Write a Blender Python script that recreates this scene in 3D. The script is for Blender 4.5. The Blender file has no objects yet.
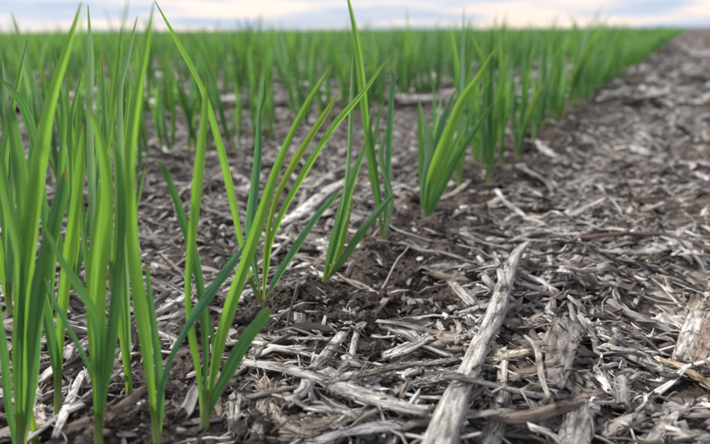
import bpy, math, random
import numpy as np
from mathutils import Matrix, Vector

# ------------------------------------------------------------------ camera, world, sun, exposure
scene = bpy.context.scene
COL = scene.collection
FPX = 600.0                      # focal length in photo pixels (photo is 710 x 444)
CAM_H = 0.155
PITCH = math.radians(17.75)
ROLL = math.radians(-0.45)
cam_data = bpy.data.cameras.new('camera')
cam = bpy.data.objects.new('camera', cam_data)
COL.objects.link(cam)
scene.camera = cam
cam_data.sensor_width = 36.0
cam_data.lens = 36.0 * FPX / 710.0
cam_data.clip_start = 0.01
cam_data.clip_end = 3000.0
cam_data.dof.use_dof = True
cam_data.dof.focus_distance = 0.29
cam_data.dof.aperture_fstop = 8.2
CM = Matrix.Translation((0, 0, CAM_H)) @ Matrix.Rotation(math.pi / 2 - PITCH, 4, 'X') @ Matrix.Rotation(ROLL, 4, 'Z')
cam.matrix_world = CM

SUN_EL, SUN_AZ = math.radians(50), math.radians(-72)      # azimuth from +Y (view direction) towards +X
world = bpy.data.worlds.new('World')
scene.world = world
world.use_nodes = True
wn, wl = world.node_tree.nodes, world.node_tree.links
wn.clear()
w_out = wn.new('ShaderNodeOutputWorld')
w_bg = wn.new('ShaderNodeBackground')
w_bg.inputs['Strength'].default_value = 0.1
w_sky = wn.new('ShaderNodeTexSky')
w_sky.sky_type = 'NISHITA'
w_sky.sun_disc = False
w_sky.sun_elevation = SUN_EL
w_sky.sun_rotation = SUN_AZ
w_tc = wn.new('ShaderNodeTexCoord')
w_map = wn.new('ShaderNodeMapping')
w_map.inputs['Location'].default_value = (0.37, 0.0, 0.08)
w_map.inputs['Scale'].default_value = (2.6, 2.6, 24.0)
w_noise = wn.new('ShaderNodeTexNoise')
w_noise.inputs['Scale'].default_value = 1.4
w_noise.inputs['Detail'].default_value = 5.0
w_noise.inputs['Roughness'].default_value = 0.55
w_ramp = wn.new('ShaderNodeValToRGB')
cr = w_ramp.color_ramp
cr.elements[0].position = 0.40
cr.elements[0].color = (1.45, 1.9, 2.7, 1)
cr.elements[1].position = 0.58
cr.elements[1].color = (3.55, 3.0, 2.75, 1)
e = cr.elements.new(0.48)
e.color = (2.15, 2.35, 2.8, 1)
w_mix = wn.new('ShaderNodeMixRGB')
w_mix.inputs['Fac'].default_value = 0.92                  # broken overcast: clouds over most of the sky
wl.new(w_tc.outputs['Generated'], w_map.inputs['Vector'])
wl.new(w_map.outputs['Vector'], w_noise.inputs['Vector'])
wl.new(w_noise.outputs['Fac'], w_ramp.inputs['Fac'])
wl.new(w_sky.outputs['Color'], w_mix.inputs['Color1'])
wl.new(w_ramp.outputs['Color'], w_mix.inputs['Color2'])
wl.new(w_mix.outputs['Color'], w_bg.inputs['Color'])
wl.new(w_bg.outputs['Background'], w_out.inputs['Surface'])

sun_data = bpy.data.lights.new('sun', 'SUN')
sun_data.energy = 1.5
sun_data.angle = math.radians(10)
sun_data.color = (1.0, 0.96, 0.9)
sun = bpy.data.objects.new('sun', sun_data)
COL.objects.link(sun)
sd = Vector((math.sin(SUN_AZ) * math.cos(SUN_EL), math.cos(SUN_AZ) * math.cos(SUN_EL), math.sin(SUN_EL)))
sun.rotation_euler = sd.to_track_quat('Z', 'Y').to_euler()
sun.location = (0, 0, 5)

scene.view_settings.view_transform = 'Standard'
scene.view_settings.look = 'None'
scene.view_settings.gamma = 1.0
scene.view_settings.exposure = 1.58
scene.render.engine = 'CYCLES'
scene.cycles.max_bounces = 6
scene.cycles.use_denoising = True

# ------------------------------------------------------------------ pixel helpers
CMn = np.array(CM)
CAMP = CMn[:3, 3]


def ray(px, py):
    d = CMn[:3, :3] @ np.array([(px - 355) / FPX, -(py - 222) / FPX, -1.0])
    return d / np.linalg.norm(d)


def ground_at(px, py, z=0.0):
    d = ray(px, py)
    t = (z - CAMP[2]) / d[2]
    return CAMP + d * t


CMI = np.linalg.inv(CMn)


def to_pix(P):
    P = np.asarray(P, float)
    q = P @ CMI[:3, :3].T + CMI[:3, 3]
    zz = np.minimum(q[..., 2], -1e-4)
    return np.stack([355 - FPX * q[..., 0] / zz, 222 + FPX * q[..., 1] / zz, -q[..., 2]], -1)


# ------------------------------------------------------------------ noise and ground height
def _hash(ix, iy, s):
    v = np.sin(ix * 127.1 + iy * 311.7 + s * 74.7) * 43758.5453
    return v - np.floor(v)


def vnoise(x, y, s=0):
    ix, iy = np.floor(x), np.floor(y)
    fx, fy = x - ix, y - iy
    ux, uy = fx * fx * (3 - 2 * fx), fy * fy * (3 - 2 * fy)
    a, b = _hash(ix, iy, s), _hash(ix + 1, iy, s)
    c, d = _hash(ix, iy + 1, s), _hash(ix + 1, iy + 1, s)
    return (a * (1 - ux) + b * ux) * (1 - uy) + (c * (1 - ux) + d * ux) * uy


def fbm(x, y, s=0, o=3):
    r, a, t = 0, 1.0, 0
    for k in range(o):
        r = r + a * vnoise(x * 2 ** k + 13.7 * k, y * 2 ** k - 7.3 * k, s + k)
        t += a
        a *= 0.5
    return r / t


# drill rows: direction towards the vanishing point, front row through the near seedlings
_v = ray(690, 27.5)
U = np.array([_v[0], _v[1]])
U /= np.linalg.norm(U)
NRM = np.array([U[1], -U[0]])                      # to the right of the row
ROW1 = ground_at(350, 268)[:2]
ROW_GAP = 0.35


def row_coords(x, y):
    dx, dy = x - ROW1[0], y - ROW1[1]
    return dx * U[0] + dy * U[1], dx * NRM[0] + dy * NRM[1]


def soil_mask(x, y):
    """1 where the drill has opened the residue: bare crumbly soil along the rows."""
    s, p = row_coords(x, y)
    wob = 0.02 * (fbm(x * 9, y * 9, 5) - 0.5)
    c1 = p - 0.020 + wob
    m1 = np.clip(1.5 - np.abs(c1) / 0.046, 0, 1)
    k = np.round(np.minimum(p, -ROW_GAP * 0.5) / ROW_GAP)
    c2 = np.abs(p - k * ROW_GAP + wob)
    m2 = np.where(p < -0.17, np.clip(1.1 - c2 / 0.03, 0, 1) * 0.35, 0)
    return np.maximum(m1, m2)


def ground_h(x, y):
    x = np.asarray(x, float)
    y = np.asarray(y, float)
    m = soil_mask(x, y)
    h = 0.016 * (fbm(x * 7, y * 7, 1) - 0.5) + 0.005 * (fbm(x * 22, y * 22, 2) - 0.5)
    lump = fbm(x * 45, y * 45, 3, 3)
    h = h + m * (0.024 * (lump - 0.45) + 0.007 * (np.abs(vnoise(x * 95, y * 95, 9) - 0.5)) + 0.004)
    h = h + (1 - m) * (0.009 * (lump - 0.5) + 0.022 * (fbm(x * 26, y * 26, 17, 2) - 0.5))
    far = np.hypot(x, y)
    h = h + np.clip((far - 2) / 8, 0, 1) * 0.03 * (fbm(x * 0.6, y * 0.6, 4) - 0.5)
    return h


# ------------------------------------------------------------------ mesh helpers
def build_mesh(name, V, faces, mat, attrs=None, smooth=True):
    """faces: list of int arrays (m,3) or (m,4)."""
    me = bpy.data.meshes.new(name)
    V = np.ascontiguousarray(V, np.float32).reshape(-1, 3)
    me.vertices.add(len(V))
    me.vertices.foreach_set('co', V.ravel())
    if not isinstance(faces, list):
        faces = [faces]
    faces = [np.asarray(f, np.int32) for f in faces if len(f)]
    loops = np.concatenate([f.ravel() for f in faces])
    tot = np.concatenate([np.full(len(f), f.shape[1], np.int32) for f in faces])
    start = np.concatenate([[0], np.cumsum(tot)[:-1]]).astype(np.int32)
    me.loops.add(len(loops))
    me.loops.foreach_set('vertex_index', loops)
    me.polygons.add(len(tot))
    me.polygons.foreach_set('loop_start', start)
    me.polygons.foreach_set('use_smooth', np.full(len(tot), smooth))
    me.update(calc_edges=True)
    for an, (typ, data) in (attrs or {}).items():
        a = me.attributes.new(an, typ, 'POINT')
        key = {'FLOAT_VECTOR': 'vector', 'FLOAT_COLOR': 'color', 'FLOAT': 'value'}[typ]
        a.data.foreach_set(key, np.ascontiguousarray(data, np.float32).ravel())
    me.materials.append(mat)
    return me


def link(name, me, parent=None, label=None, cat=None, group=None, kind=None, loc=None):
    o = bpy.data.objects.new(name, me)
    COL.objects.link(o)
    if parent is not None:
        o.parent = parent
    if loc is not None:
        o.location = loc
    tag(o, label, cat, group, kind)
    return o


def tag(o, label=None, cat=None, group=None, kind=None):
    if label:
        o['label'] = label
    if cat:
        o['category'] = cat
    if group:
        o['group'] = group
    if kind:
        o['kind'] = kind


def rgba(c):
    c = np.asarray(c, float)
    return np.concatenate([c, np.ones(c.shape[:-1] + (1,))], -1)


# ------------------------------------------------------------------ materials
def new_mat(name):
    m = bpy.data.materials.new(name)
    m.use_nodes = True
    nt = m.node_tree
    nt.nodes.clear()
    return m, nt.nodes, nt.links


def math_node(n, l, op, a, b=None, c=None, clamp=False):
    k = n.new('ShaderNodeMath')
    k.operation = op
    k.use_clamp = clamp
    for i, v in enumerate((a, b, c)):
        if v is None:
            continue
        if isinstance(v, (int, float)):
            k.inputs[i].default_value = v
        else:
            l.new(v, k.inputs[i])
    return k.outputs[0]


def mix_col(n, l, fac, a, b, mode='MIX'):
    k = n.new('ShaderNodeMixRGB')
    k.blend_type = mode
    for s, v in (('Fac', fac), ('Color1', a), ('Color2', b)):
        if isinstance(v, (int, float)):
            k.inputs[s].default_value = v
        elif isinstance(v, tuple):
            k.inputs[s].default_value = v
        else:
            l.new(v, k.inputs[s])
    return k.outputs['Color']


def noise_node(n, l, vec, scale, detail=3, rough=0.55, dist=0.0):
    k = n.new('ShaderNodeTexNoise')
    k.inputs['Scale'].default_value = scale
    k.inputs['Detail'].default_value = detail
    k.inputs['Roughness'].default_value = rough
    k.inputs['Distortion'].default_value = dist
    if vec is not None:
        l.new(vec, k.inputs['Vector'])
    return k.outputs['Fac']


def ramp_node(n, l, fac, stops):
    k = n.new('ShaderNodeValToRGB')
    els = k.color_ramp.elements
    els[0].position, els[0].color = stops[0][0], stops[0][1]
    els[1].position, els[1].color = stops[-1][0], stops[-1][1]
    for p, c in stops[1:-1]:
        q = els.new(p)
        q.color = c
    l.new(fac, k.inputs['Fac'])
    return k.outputs['Color']


def attr_node(n, name):
    a = n.new('ShaderNodeAttribute')
    a.attribute_name = name
    return a


def residue_material():
    m, n, l = new_mat('weathered_residue')
    out = n.new('ShaderNodeOutputMaterial')
    b = n.new('ShaderNodeBsdfPrincipled')
    pc = attr_node(n, 'pc').outputs['Color']
    lc = attr_node(n, 'lc').outputs['Vector']
    mp = n.new('ShaderNodeMapping')
    mp.inputs['Scale'].default_value = (70, 1100, 1)
    l.new(lc, mp.inputs['Vector'])
    streak = noise_node(n, l, mp.outputs['Vector'], 1.0, 4, 0.65)
    mp2 = n.new('ShaderNodeMapping')
    mp2.inputs['Scale'].default_value = (75, 330, 1)
    l.new(lc, mp2.inputs['Vector'])
    blot = noise_node(n, l, mp2.outputs['Vector'], 1.0, 3, 0.6)
    fine = noise_node(n, l, mp2.outputs['Vector'], 9.0, 2, 0.6)
    sv = ramp_node(n, l, streak, [(0.32, (0.16, 0.145, 0.13, 1)), (0.48, (0.82, 0.81, 0.80, 1)), (0.70, (1.38, 1.37, 1.35, 1))])
    bv = ramp_node(n, l, blot, [(0.32, (0.20, 0.175, 0.155, 1)), (0.50, (0.9, 0.9, 0.9, 1)), (0.7, (1.2, 1.2, 1.2, 1))])
    fv = ramp_node(n, l, fine, [(0.3, (0.65, 0.63, 0.6, 1)), (0.65, (1.1, 1.1, 1.1, 1))])
    c = mix_col(n, l, 1.0, pc, sv, 'MULTIPLY')
    c = mix_col(n, l, 1.0, c, bv, 'MULTIPLY')
    c = mix_col(n, l, 1.0, c, fv, 'MULTIPLY')
    l.new(c, b.inputs['Base Color'])
    b.inputs['Roughness'].default_value = 0.72
    b.inputs['Specular IOR Level'].default_value = 0.3
    bm = n.new('ShaderNodeBump')
    bm.inputs['Strength'].default_value = 0.6
    bm.inputs['Distance'].default_value = 0.0006
    hsum = math_node(n, l, 'ADD', streak, math_node(n, l, 'MULTIPLY', fine, 0.4))
    l.new(hsum, bm.inputs['Height'])
    l.new(bm.outputs['Normal'], b.inputs['Normal'])
    l.new(b.outputs['BSDF'], out.inputs['Surface'])
    return m


def soil_colour(n, l, vec):
    big = noise_node(n, l, vec, 28, 4, 0.6)
    c = ramp_node(n, l, big, [(0.3, (0.034, 0.027, 0.023, 1)), (0.5, (0.068, 0.055, 0.047, 1)), (0.72, (0.135, 0.112, 0.097, 1))])
    fine = noise_node(n, l, vec, 420, 4, 0.7)
    fv = ramp_node(n, l, fine, [(0.34, (0.35, 0.34, 0.33, 1)), (0.52, (1.0, 1.0, 1.0, 1)), (0.70, (2.4, 2.35, 2.3, 1))])
    c = mix_col(n, l, 1.0, c, fv, 'MULTIPLY')
    return c, fine


def soil_material():
    m, n, l = new_mat('crumbly_soil')
    out = n.new('ShaderNodeOutputMaterial')
    b = n.new('ShaderNodeBsdfPrincipled')
    tc = n.new('ShaderNodeTexCoord')
    geo = n.new('ShaderNodeNewGeometry')
    vec = geo.outputs['Position']
    c, fine = soil_colour(n, l, vec)
    l.new(c, b.inputs['Base Color'])
    b.inputs['Roughness'].default_value = 0.9
    b.inputs['Specular IOR Level'].default_value = 0.2
    med = noise_node(n, l, vec, 130, 3, 0.6)
    bm = n.new('ShaderNodeBump')
    bm.inputs['Strength'].default_value = 0.9
    bm.inputs['Distance'].default_value = 0.0022
    l.new(math_node(n, l, 'ADD', math_node(n, l, 'MULTIPLY', fine, 0.55), med), bm.inputs['Height'])
    l.new(bm.outputs['Normal'], b.inputs['Normal'])
    l.new(b.outputs['BSDF'], out.inputs['Surface'])
    return m


def ground_material():
    """soil with small decayed residue pressed into it away from the drill rows."""
    m, n, l = new_mat('field_ground')
    out = n.new('ShaderNodeOutputMaterial')
    b = n.new('ShaderNodeBsdfPrincipled')
    geo = n.new('ShaderNodeNewGeometry')
    vec = geo.outputs['Position']
    c, fine = soil_colour(n, l, vec)
    soil = attr_node(n, 'soil').outputs['Fac']
    res = None
    for k, (rot, sc) in enumerate(((0.5, 1.0), (-0.9, 0.8), (1.9, 0.6))):
        mp = n.new('ShaderNodeMapping')
        mp.inputs['Rotation'].default_value = (0, 0, rot)
        mp.inputs['Scale'].default_value = (38 * sc, 190 * sc, 1)
        l.new(vec, mp.inputs['Vector'])
        v = n.new('ShaderNodeTexVoronoi')
        v.inputs['Scale'].default_value = 1.0
        l.new(mp.outputs['Vector'], v.inputs['Vector'])
        sep = n.new('ShaderNodeSeparateColor')
        l.new(v.outputs['Color'], sep.inputs['Color'])
        pick = math_node(n, l, 'GREATER_THAN', sep.outputs[0], 0.62)
        near = math_node(n, l, 'LESS_THAN', v.outputs['Distance'], 0.5)
        fac = math_node(n, l, 'MULTIPLY', pick, near)
        fac = math_node(n, l, 'MULTIPLY', fac, math_node(n, l, 'SUBTRACT', 1.0, soil))
        tint = ramp_node(n, l, sep.outputs[1], [(0.0, (0.06, 0.045, 0.035, 1)), (0.45, (0.19, 0.16, 0.135, 1)), (1.0, (0.42, 0.38, 0.34, 1))])
        c = mix_col(n, l, fac, c, tint)
        res = fac if res is None else math_node(n, l, 'MAXIMUM', res, fac)
    l.new(c, b.inputs['Base Color'])
    b.inputs['Roughness'].default_value = 0.9
    b.inputs['Specular IOR Level'].default_value = 0.2
    med = noise_node(n, l, vec, 150, 3, 0.65)
    hs = math_node(n, l, 'ADD', math_node(n, l, 'MULTIPLY', fine, 0.5), med)
    hs = math_node(n, l, 'ADD', hs, math_node(n, l, 'MULTIPLY', res, 0.5))
    bm = n.new('ShaderNodeBump')
    bm.inputs['Strength'].default_value = 0.9
    bm.inputs['Distance'].default_value = 0.0025
    l.new(hs, bm.inputs['Height'])
    l.new(bm.outputs['Normal'], b.inputs['Normal'])
    l.new(b.outputs['BSDF'], out.inputs['Surface'])
    return m


def leaf_material():
    m, n, l = new_mat('wheat_leaf')
    out = n.new('ShaderNodeOutputMaterial')
    b = n.new('ShaderNodeBsdfPrincipled')
    tr = n.new('ShaderNodeBsdfTranslucent')
    mx = n.new('ShaderNodeMixShader')
    pc = attr_node(n, 'pc').outputs['Color']
    lc = attr_node(n, 'lc').outputs['Vector']
    sep = n.new('ShaderNodeSeparateXYZ')
    l.new(lc, sep.inputs['Vector'])
    u, v = sep.outputs['X'], sep.outputs['Y']
    mp = n.new('ShaderNodeMapping')
    mp.inputs['Scale'].default_value = (1.5, 13.0, 1)
    l.new(lc, mp.inputs['Vector'])
    veins = noise_node(n, l, mp.outputs['Vector'], 1.0, 3, 0.7)
    mp3 = n.new('ShaderNodeMapping')
    mp3.inputs['Scale'].default_value = (7, 1.2, 1)
    l.new(lc, mp3.inputs['Vector'])
    blot = noise_node(n, l, mp3.outputs['Vector'], 1.0, 3, 0.6)
    vv = ramp_node(n, l, veins, [(0.36, (0.50, 0.58, 0.52, 1)), (0.5, (0.98, 0.99, 0.98, 1)), (0.64, (1.55, 1.40, 1.6, 1))])
    bb = ramp_node(n, l, blot, [(0.3, (0.72, 0.80, 0.9, 1)), (0.7, (1.24, 1.14, 0.95, 1))])
    c = mix_col(n, l, 1.0, pc, vv, 'MULTIPLY')
    c = mix_col(n, l, 1.0, c, bb, 'MULTIPLY')
    # paler midrib, pale sheath at the soil, dry brown point on some tips
    av = math_node(n, l, 'ABSOLUTE', v)
    rib = math_node(n, l, 'MULTIPLY', math_node(n, l, 'LESS_THAN', av, 0.10), 0.35)
    c = mix_col(n, l, rib, c, (0.20, 0.34, 0.10, 1))
    rim = math_node(n, l, 'MULTIPLY', math_node(n, l, 'GREATER_THAN', av, 0.88), 0.4)
    c = mix_col(n, l, rim, c, (0.30, 0.42, 0.20, 1))
    low = math_node(n, l, 'MULTIPLY', math_node(n, l, 'SUBTRACT', 0.13, u), 8.0, clamp=True)
    c = mix_col(n, l, low, c, (0.44, 0.50, 0.25, 1))
    geo = n.new('ShaderNodeNewGeometry')
    spk = noise_node(n, l, geo.outputs['Position'], 1100, 2, 0.6)
    spl = math_node(n, l, 'MULTIPLY', math_node(n, l, 'GREATER_THAN', spk, 0.66), math_node(n, l, 'SUBTRACT', 0.75, u, clamp=True))
    c = mix_col(n, l, spl, c, (0.20, 0.19, 0.12, 1))
    dry = math_node(n, l, 'MULTIPLY', math_node(n, l, 'SUBTRACT', u, 0.955), 22.0, clamp=True)
    dry = math_node(n, l, 'MULTIPLY', dry, math_node(n, l, 'GREATER_THAN', math_node(n, l, 'FRACT', sep.outputs['Z']), 0.45))
    c = mix_col(n, l, dry, c, (0.22, 0.16, 0.08, 1))
    l.new(c, b.inputs['Base Color'])
    b.inputs['Roughness'].default_value = 0.5
    b.inputs['Specular IOR Level'].default_value = 0.4
    tcol = mix_col(n, l, 1.0, c, (1.5, 1.5, 0.6, 1), 'MULTIPLY')
    l.new(tcol, tr.inputs['Color'])
    mx.inputs['Fac'].default_value = 0.5
    bm = n.new('ShaderNodeBump')
    bm.inputs['Strength'].default_value = 0.6
    bm.inputs['Distance'].default_value = 0.0007
    l.new(veins, bm.inputs['Height'])
    l.new(bm.outputs['Normal'], b.inputs['Normal'])
    l.new(b.outputs['BSDF'], mx.inputs[1])
    l.new(tr.outputs['BSDF'], mx.inputs[2])
    l.new(mx.outputs['Shader'], out.inputs['Surface'])
    return m


M_RES = residue_material()
M_SOIL = soil_material()
M_GROUND = ground_material()
M_LEAF = leaf_material()

# ------------------------------------------------------------------ ground: one sheet, fine near the camera, out to the horizon
def axis(c, half, step, far, ratio):
    core = np.arange(-half, half + step / 2, step)
    pos, d, out = half, step, []
    while pos < far:
        d *= ratio
        pos += d
        out.append(pos)
    out = np.array(out)
    return c + np.concatenate([-out[::-1], core, out])


gx = axis(0.0, 0.42, 0.0042, 900, 1.062)
gy = axis(0.50, 0.40, 0.0042, 900, 1.062)
GX, GY = np.meshgrid(gx, gy)
GZ = ground_h(GX, GY)
nx, ny = len(gx), len(gy)
idx = np.arange(nx * ny).reshape(ny, nx)
gf = np.stack([idx[:-1, :-1], idx[:-1, 1:], idx[1:, 1:], idx[1:, :-1]], -1).reshape(-1, 4)
gm = build_mesh('field_ground', np.stack([GX, GY, GZ], -1).reshape(-1, 3), gf, M_GROUND,
                {'soil': ('FLOAT', soil_mask(GX, GY).ravel())})
link('ground', gm, label='dark crumbly field soil covered with bleached crop residue', kind='structure')

# ------------------------------------------------------------------ residue pieces
rng = np.random.default_rng(11)
PALETTE = np.array([(0.56, 0.535, 0.51), (0.38, 0.365, 0.355), (0.36, 0.31, 0.255), (0.165, 0.135, 0.115), (0.07, 0.056, 0.05), (0.74, 0.72, 0.70)])
PAL_P = np.array([0.29, 0.20, 0.09, 0.16, 0.09, 0.18])
PAL_NAME = ['bleached', 'grey', 'tan', 'brown', 'blackish', 'white']


def piece_colours(n, p=PAL_P):
    k = rng.choice(len(PALETTE), n, p=p / p.sum())
    c = PALETTE[k] * rng.uniform(0.78, 1.18, (n, 1)) * (1 + rng.normal(0, 0.010, (n, 3)))
    return np.clip(c, 0.02, 0.8), k


def strip_faces(nseg, ncol):
    R = 2 * ncol
    q = []
    for i in range(nseg):
        for j in range(R):
            a, b2 = i * R + j, i * R + (j + 1) % R
            q.append((a, b2, b2 + R, a + R))
    for j in range(ncol - 1):
        q.append((j + 1, j, R - 1 - j, R - 2 - j))
        o = nseg * R
        q.append((o + j, o + j + 1, o + R - 2 - j, o + R - 1 - j))
    return np.array(q, np.int32)


def strips(L, W, T, nseg, ncol, arc, bend, fray, ridge, taper):
    """n closed, curved, ragged strips in local space; x along, z up. Arrays of length n."""
    n = len(L)
    u = np.linspace(-0.5, 0.5, nseg + 1)
    v = np.linspace(-1, 1, ncol)
    r = rng.normal
    X = np.broadcast_to(u[None, :, None] * L[:, None, None], (n, nseg + 1, ncol)).copy()
    end = rng.uniform(-1, 1, (n, 2, ncol)) * np.minimum(fray * L, 0.007)[:, None, None]
    X[:, 0] += end[:, 0]
    X[:, -1] += end[:, 1]
    X[:, 1] += end[:, 0] * 0.3
    X[:, -2] += end[:, 1] * 0.3
    wj = (1 + r(0, 0.14, (n, nseg + 1, 1))) * (1 + r(0, 0.10, (n, nseg + 1, ncol)))
    tp = 1 - taper[:, None, None] * (u[None, :, None] + 0.5)
    Y = v[None, None, :] * (W / 2)[:, None, None] * wj * tp
    Zt = (arc * W)[:, None, None] * (1 - v[None, None, :] ** 2) + (ridge * T)[:, None, None] * r(0, 1, (n, 1, ncol)) \
        + 0.2 * (ridge * T)[:, None, None] * r(0, 1, (n, nseg + 1, ncol))
    Y = Y + (bend * L)[:, None, None] * (4 * u[None, :, None] ** 2 - 0.33)
    wig = r(0, 1, (n, nseg + 1, 1))
    wig = (wig + np.roll(wig, 1, 1)) * 0.7
    Y = Y + np.minimum(L * 0.022, 0.0011)[:, None, None] * wig
    wz = r(0, 1, (n, nseg + 1, 1))
    Zt = Zt + np.minimum(L * 0.018, 0.0009)[:, None, None] * wz
    Zb = Zt - T[:, None, None]
    top = np.stack([X, Y, Zt], -1)
    bot = np.stack([X, Y * 1.0, Zb], -1)[:, :, ::-1]
    V = np.concatenate([top, bot], 2)
    lcv = np.stack([X, np.broadcast_to(v[None, None, :], X.shape) * (W / 2)[:, None, None], np.zeros_like(X)], -1)
    lcv = np.concatenate([lcv, lcv[:, :, ::-1] + np.array([0.02, 0.004, 0])], 2)
    lcv[..., 2] = rng.uniform(0, 60, n)[:, None, None]
    return V, lcv            # (n, nseg+1, 2ncol, 3)


# height field of what already lies on the soil
DX0, DX1, DY0, DY1, DR = -0.95, 1.05, 0.02, 1.35, 0.0025
dgx = np.arange(DX0, DX1, DR)
dgy = np.arange(DY0, DY1, DR)
DEP = ground_h(*np.meshgrid(dgx, dgy))


def dep_idx(x, y):
    return (np.clip(((y - DY0) / DR).astype(int), 0, DEP.shape[0] - 1), np.clip(((x - DX0) / DR).astype(int), 0, DEP.shape[1] - 1))


def dep_get(x, y):
    return DEP[dep_idx(x, y)]


UU = np.linspace(-0.5, 0.5, 7)
UF = np.linspace(-0.5, 0.5, 15)
VF = np.array([-0.4, 0.0, 0.4])


def settle(x, y, th, L, W, T, bend, flex, lift=0.0, tip=0.0):
    """rest one piece on the pile; returns the 7 centre-line heights and the slope, and raises the pile."""
    c, s = math.cos(th), math.sin(th)
    by = bend * L * (4 * UU ** 2 - 0.33)
    px = x + c * UU * L - s * by
    py = y + s * UU * L + c * by
    h = dep_get(px, py)
    sl = np.clip((h * UU).sum() / (UU ** 2).sum() / L, -0.45, 0.45) + tip
    line = h.mean() + sl * UU * L
    r = h - line
    z0 = np.quantile(r, 0.8)
    rs = np.convolve(np.pad(r, 1, 'edge'), [0.25, 0.5, 0.25], 'valid')
    z = line + (1 - flex) * z0 + flex * rs + T * 0.8 + lift
    byf = bend * L * (4 * UF ** 2 - 0.33)
    zf = np.interp(UF, UU, z)
    for v in VF:
        yy = byf + v * W
        iy, ix = dep_idx(x + c * UF * L - s * yy, y + s * UF * L + c * yy)
        DEP[iy, ix] = np.minimum(np.maximum(DEP[iy, ix], zf + T * 0.1), DEP[iy, ix] + 0.006)
    return z


def place(V, x, y, th, zc=None, z=None, roll=None, tilt=None):
    """V (n,S,R,3) local -> world."""
    X, Y, Z = V[..., 0], V[..., 1], V[..., 2]
    if roll is not None:
        cr_, sr_ = np.cos(roll)[:, None, None], np.sin(roll)[:, None, None]
        Y, Z = Y * cr_ - Z * sr_, Y * sr_ + Z * cr_
    if tilt is not None:
        Z = Z + X * np.tan(tilt)[:, None, None]
    c, s = np.cos(th)[:, None, None], np.sin(th)[:, None, None]
    XX = x[:, None, None] + X * c - Y * s
    YY = y[:, None, None] + X * s + Y * c
    ZZ = Z + (zc[:, :, None] if zc is not None else z[:, None, None])
    return np.stack([XX, YY, ZZ], -1)


def flat_mesh(name, V, lcv, cols, faces1):
    n = V.shape[0]
    nv = V.shape[1] * V.shape[2]
    F = (faces1[None] + (np.arange(n) * nv)[:, None, None]).reshape(-1, faces1.shape[1])
    pc = np.repeat(rgba(cols), nv, 0)
    return build_mesh(name, V.reshape(-1, 3), F, M_RES, {'pc': ('FLOAT_COLOR', pc), 'lc': ('FLOAT_VECTOR', lcv.reshape(-1, 3))})


# near pieces ---------------------------------------------------------------
def near_positions(n, soil_keep):
    xs, ys = [], []
    while len(xs) < n:
        d = 0.10 + 1.05 * rng.random() ** 1.15
        a = math.radians(rng.uniform(-46, 46))
        x, y = d * math.sin(a) / max(math.cos(a), 0.3), d
        if not (DX0 + 0.02 < x < DX1 - 0.02):
            continue
        # keep density even over the widening area
        if rng.random() > 0.25 + 0.75 * d / 1.15:
            continue
        if rng.random() < (1 - soil_keep) * float(soil_mask(np.array(x), np.array(y))) ** 0.7:
            continue
        xs.append(x)
        ys.append(y)
    return np.array(xs), np.array(ys)


SPEC = {   # n, L range (log), W range, T, arc, fray, ridge, flex, soil_keep, ncol
    'straw': (3400, (0.012, 0.078), (0.0014, 0.0052), (0.0004, 0.0010), (-0.05, 0.32), 0.20, 0.25, 0.35, 0.13, 4),
    'chip': (1150, (0.008, 0.038), (0.0035, 0.0100), (0.0006, 0.0016), (-0.06, 0.20), 0.22, 0.42, 0.2, 0.08, 7),
    'husk': (800, (0.010, 0.040), (0.0050, 0.0130), (0.0004, 0.0008), (-0.25, 0.35), 0.30, 2.2, 0.4, 0.05, 5),
    'fibre': (2600, (0.008, 0.050), (0.0004, 0.0012), (0.0004, 0.0009), (0.0, 0.2), 0.03, 0.1, 0.45, 0.3, 2),
}
jobs = []
PC = {}
for kind, (n, lr, wr, tr_, ar, fray, ridge, flex, keep, ncol) in SPEC.items():
    x, y = near_positions(n, keep)
    L = np.exp(rng.uniform(math.log(lr[0]), math.log(lr[1]), n))
    W = rng.uniform(*wr, n)
    if kind in ('chip', 'husk'):
        W = np.minimum(W, L * 0.5)
    T = rng.uniform(*tr_, n)
    arc = rng.uniform(*ar, n)
    bend = rng.normal(0, {'straw': 0.045, 'chip': 0.04, 'husk': 0.08, 'fibre': 0.13}[kind], n)
    # residue lies mostly across the view, as the planter and the rain left it
    th = rng.normal(0.15, 0.75, n) + np.where(rng.random(n) < 0.22, math.pi / 2, 0)
    V, lcv = strips(L, W, T, 6, ncol, arc, bend, np.full(n, fray), np.full(n, ridge), rng.uniform(0, 0.35, n))
    if kind == 'fibre':
        V[..., 2] += (np.sin(np.linspace(0, 3.1, 7))[None] * rng.uniform(0, 0.006, n)[:, None])[:, :, None]
    cols, pk = piece_colours(n)
    lg = (L > 0.045) & ((pk == 3) | (pk == 4))          # the long pieces are the sun bleached ones
    cols[lg], pk[lg] = PALETTE[1] * 0.9, 1
    PC[kind] = dict(n=n, x=x, y=y, L=L, W=W, T=T, bend=bend, th=th, V=V, lc=lcv, cols=cols, pk=pk, flex=flex, ncol=ncol,
                    zc=np.zeros((n, 7)), order=np.zeros(n), roll=rng.normal(0, 0.35 if kind != 'chip' else 0.26, n))
    jobs += [(kind, i) for i in range(n)]
rng.shuffle(jobs)
for q, (kind, i) in enumerate(jobs):
    i = int(i)
    D = PC[str(kind)]
    tip = rng.normal(0, 0.26)
    D['zc'][i] = settle(D['x'][i], D['y'][i], D['th'][i], D['L'][i], D['W'][i], D['T'][i], D['bend'][i], D['flex'], 0.0, tip)
    D['order'][i] = q / len(jobs)


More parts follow.
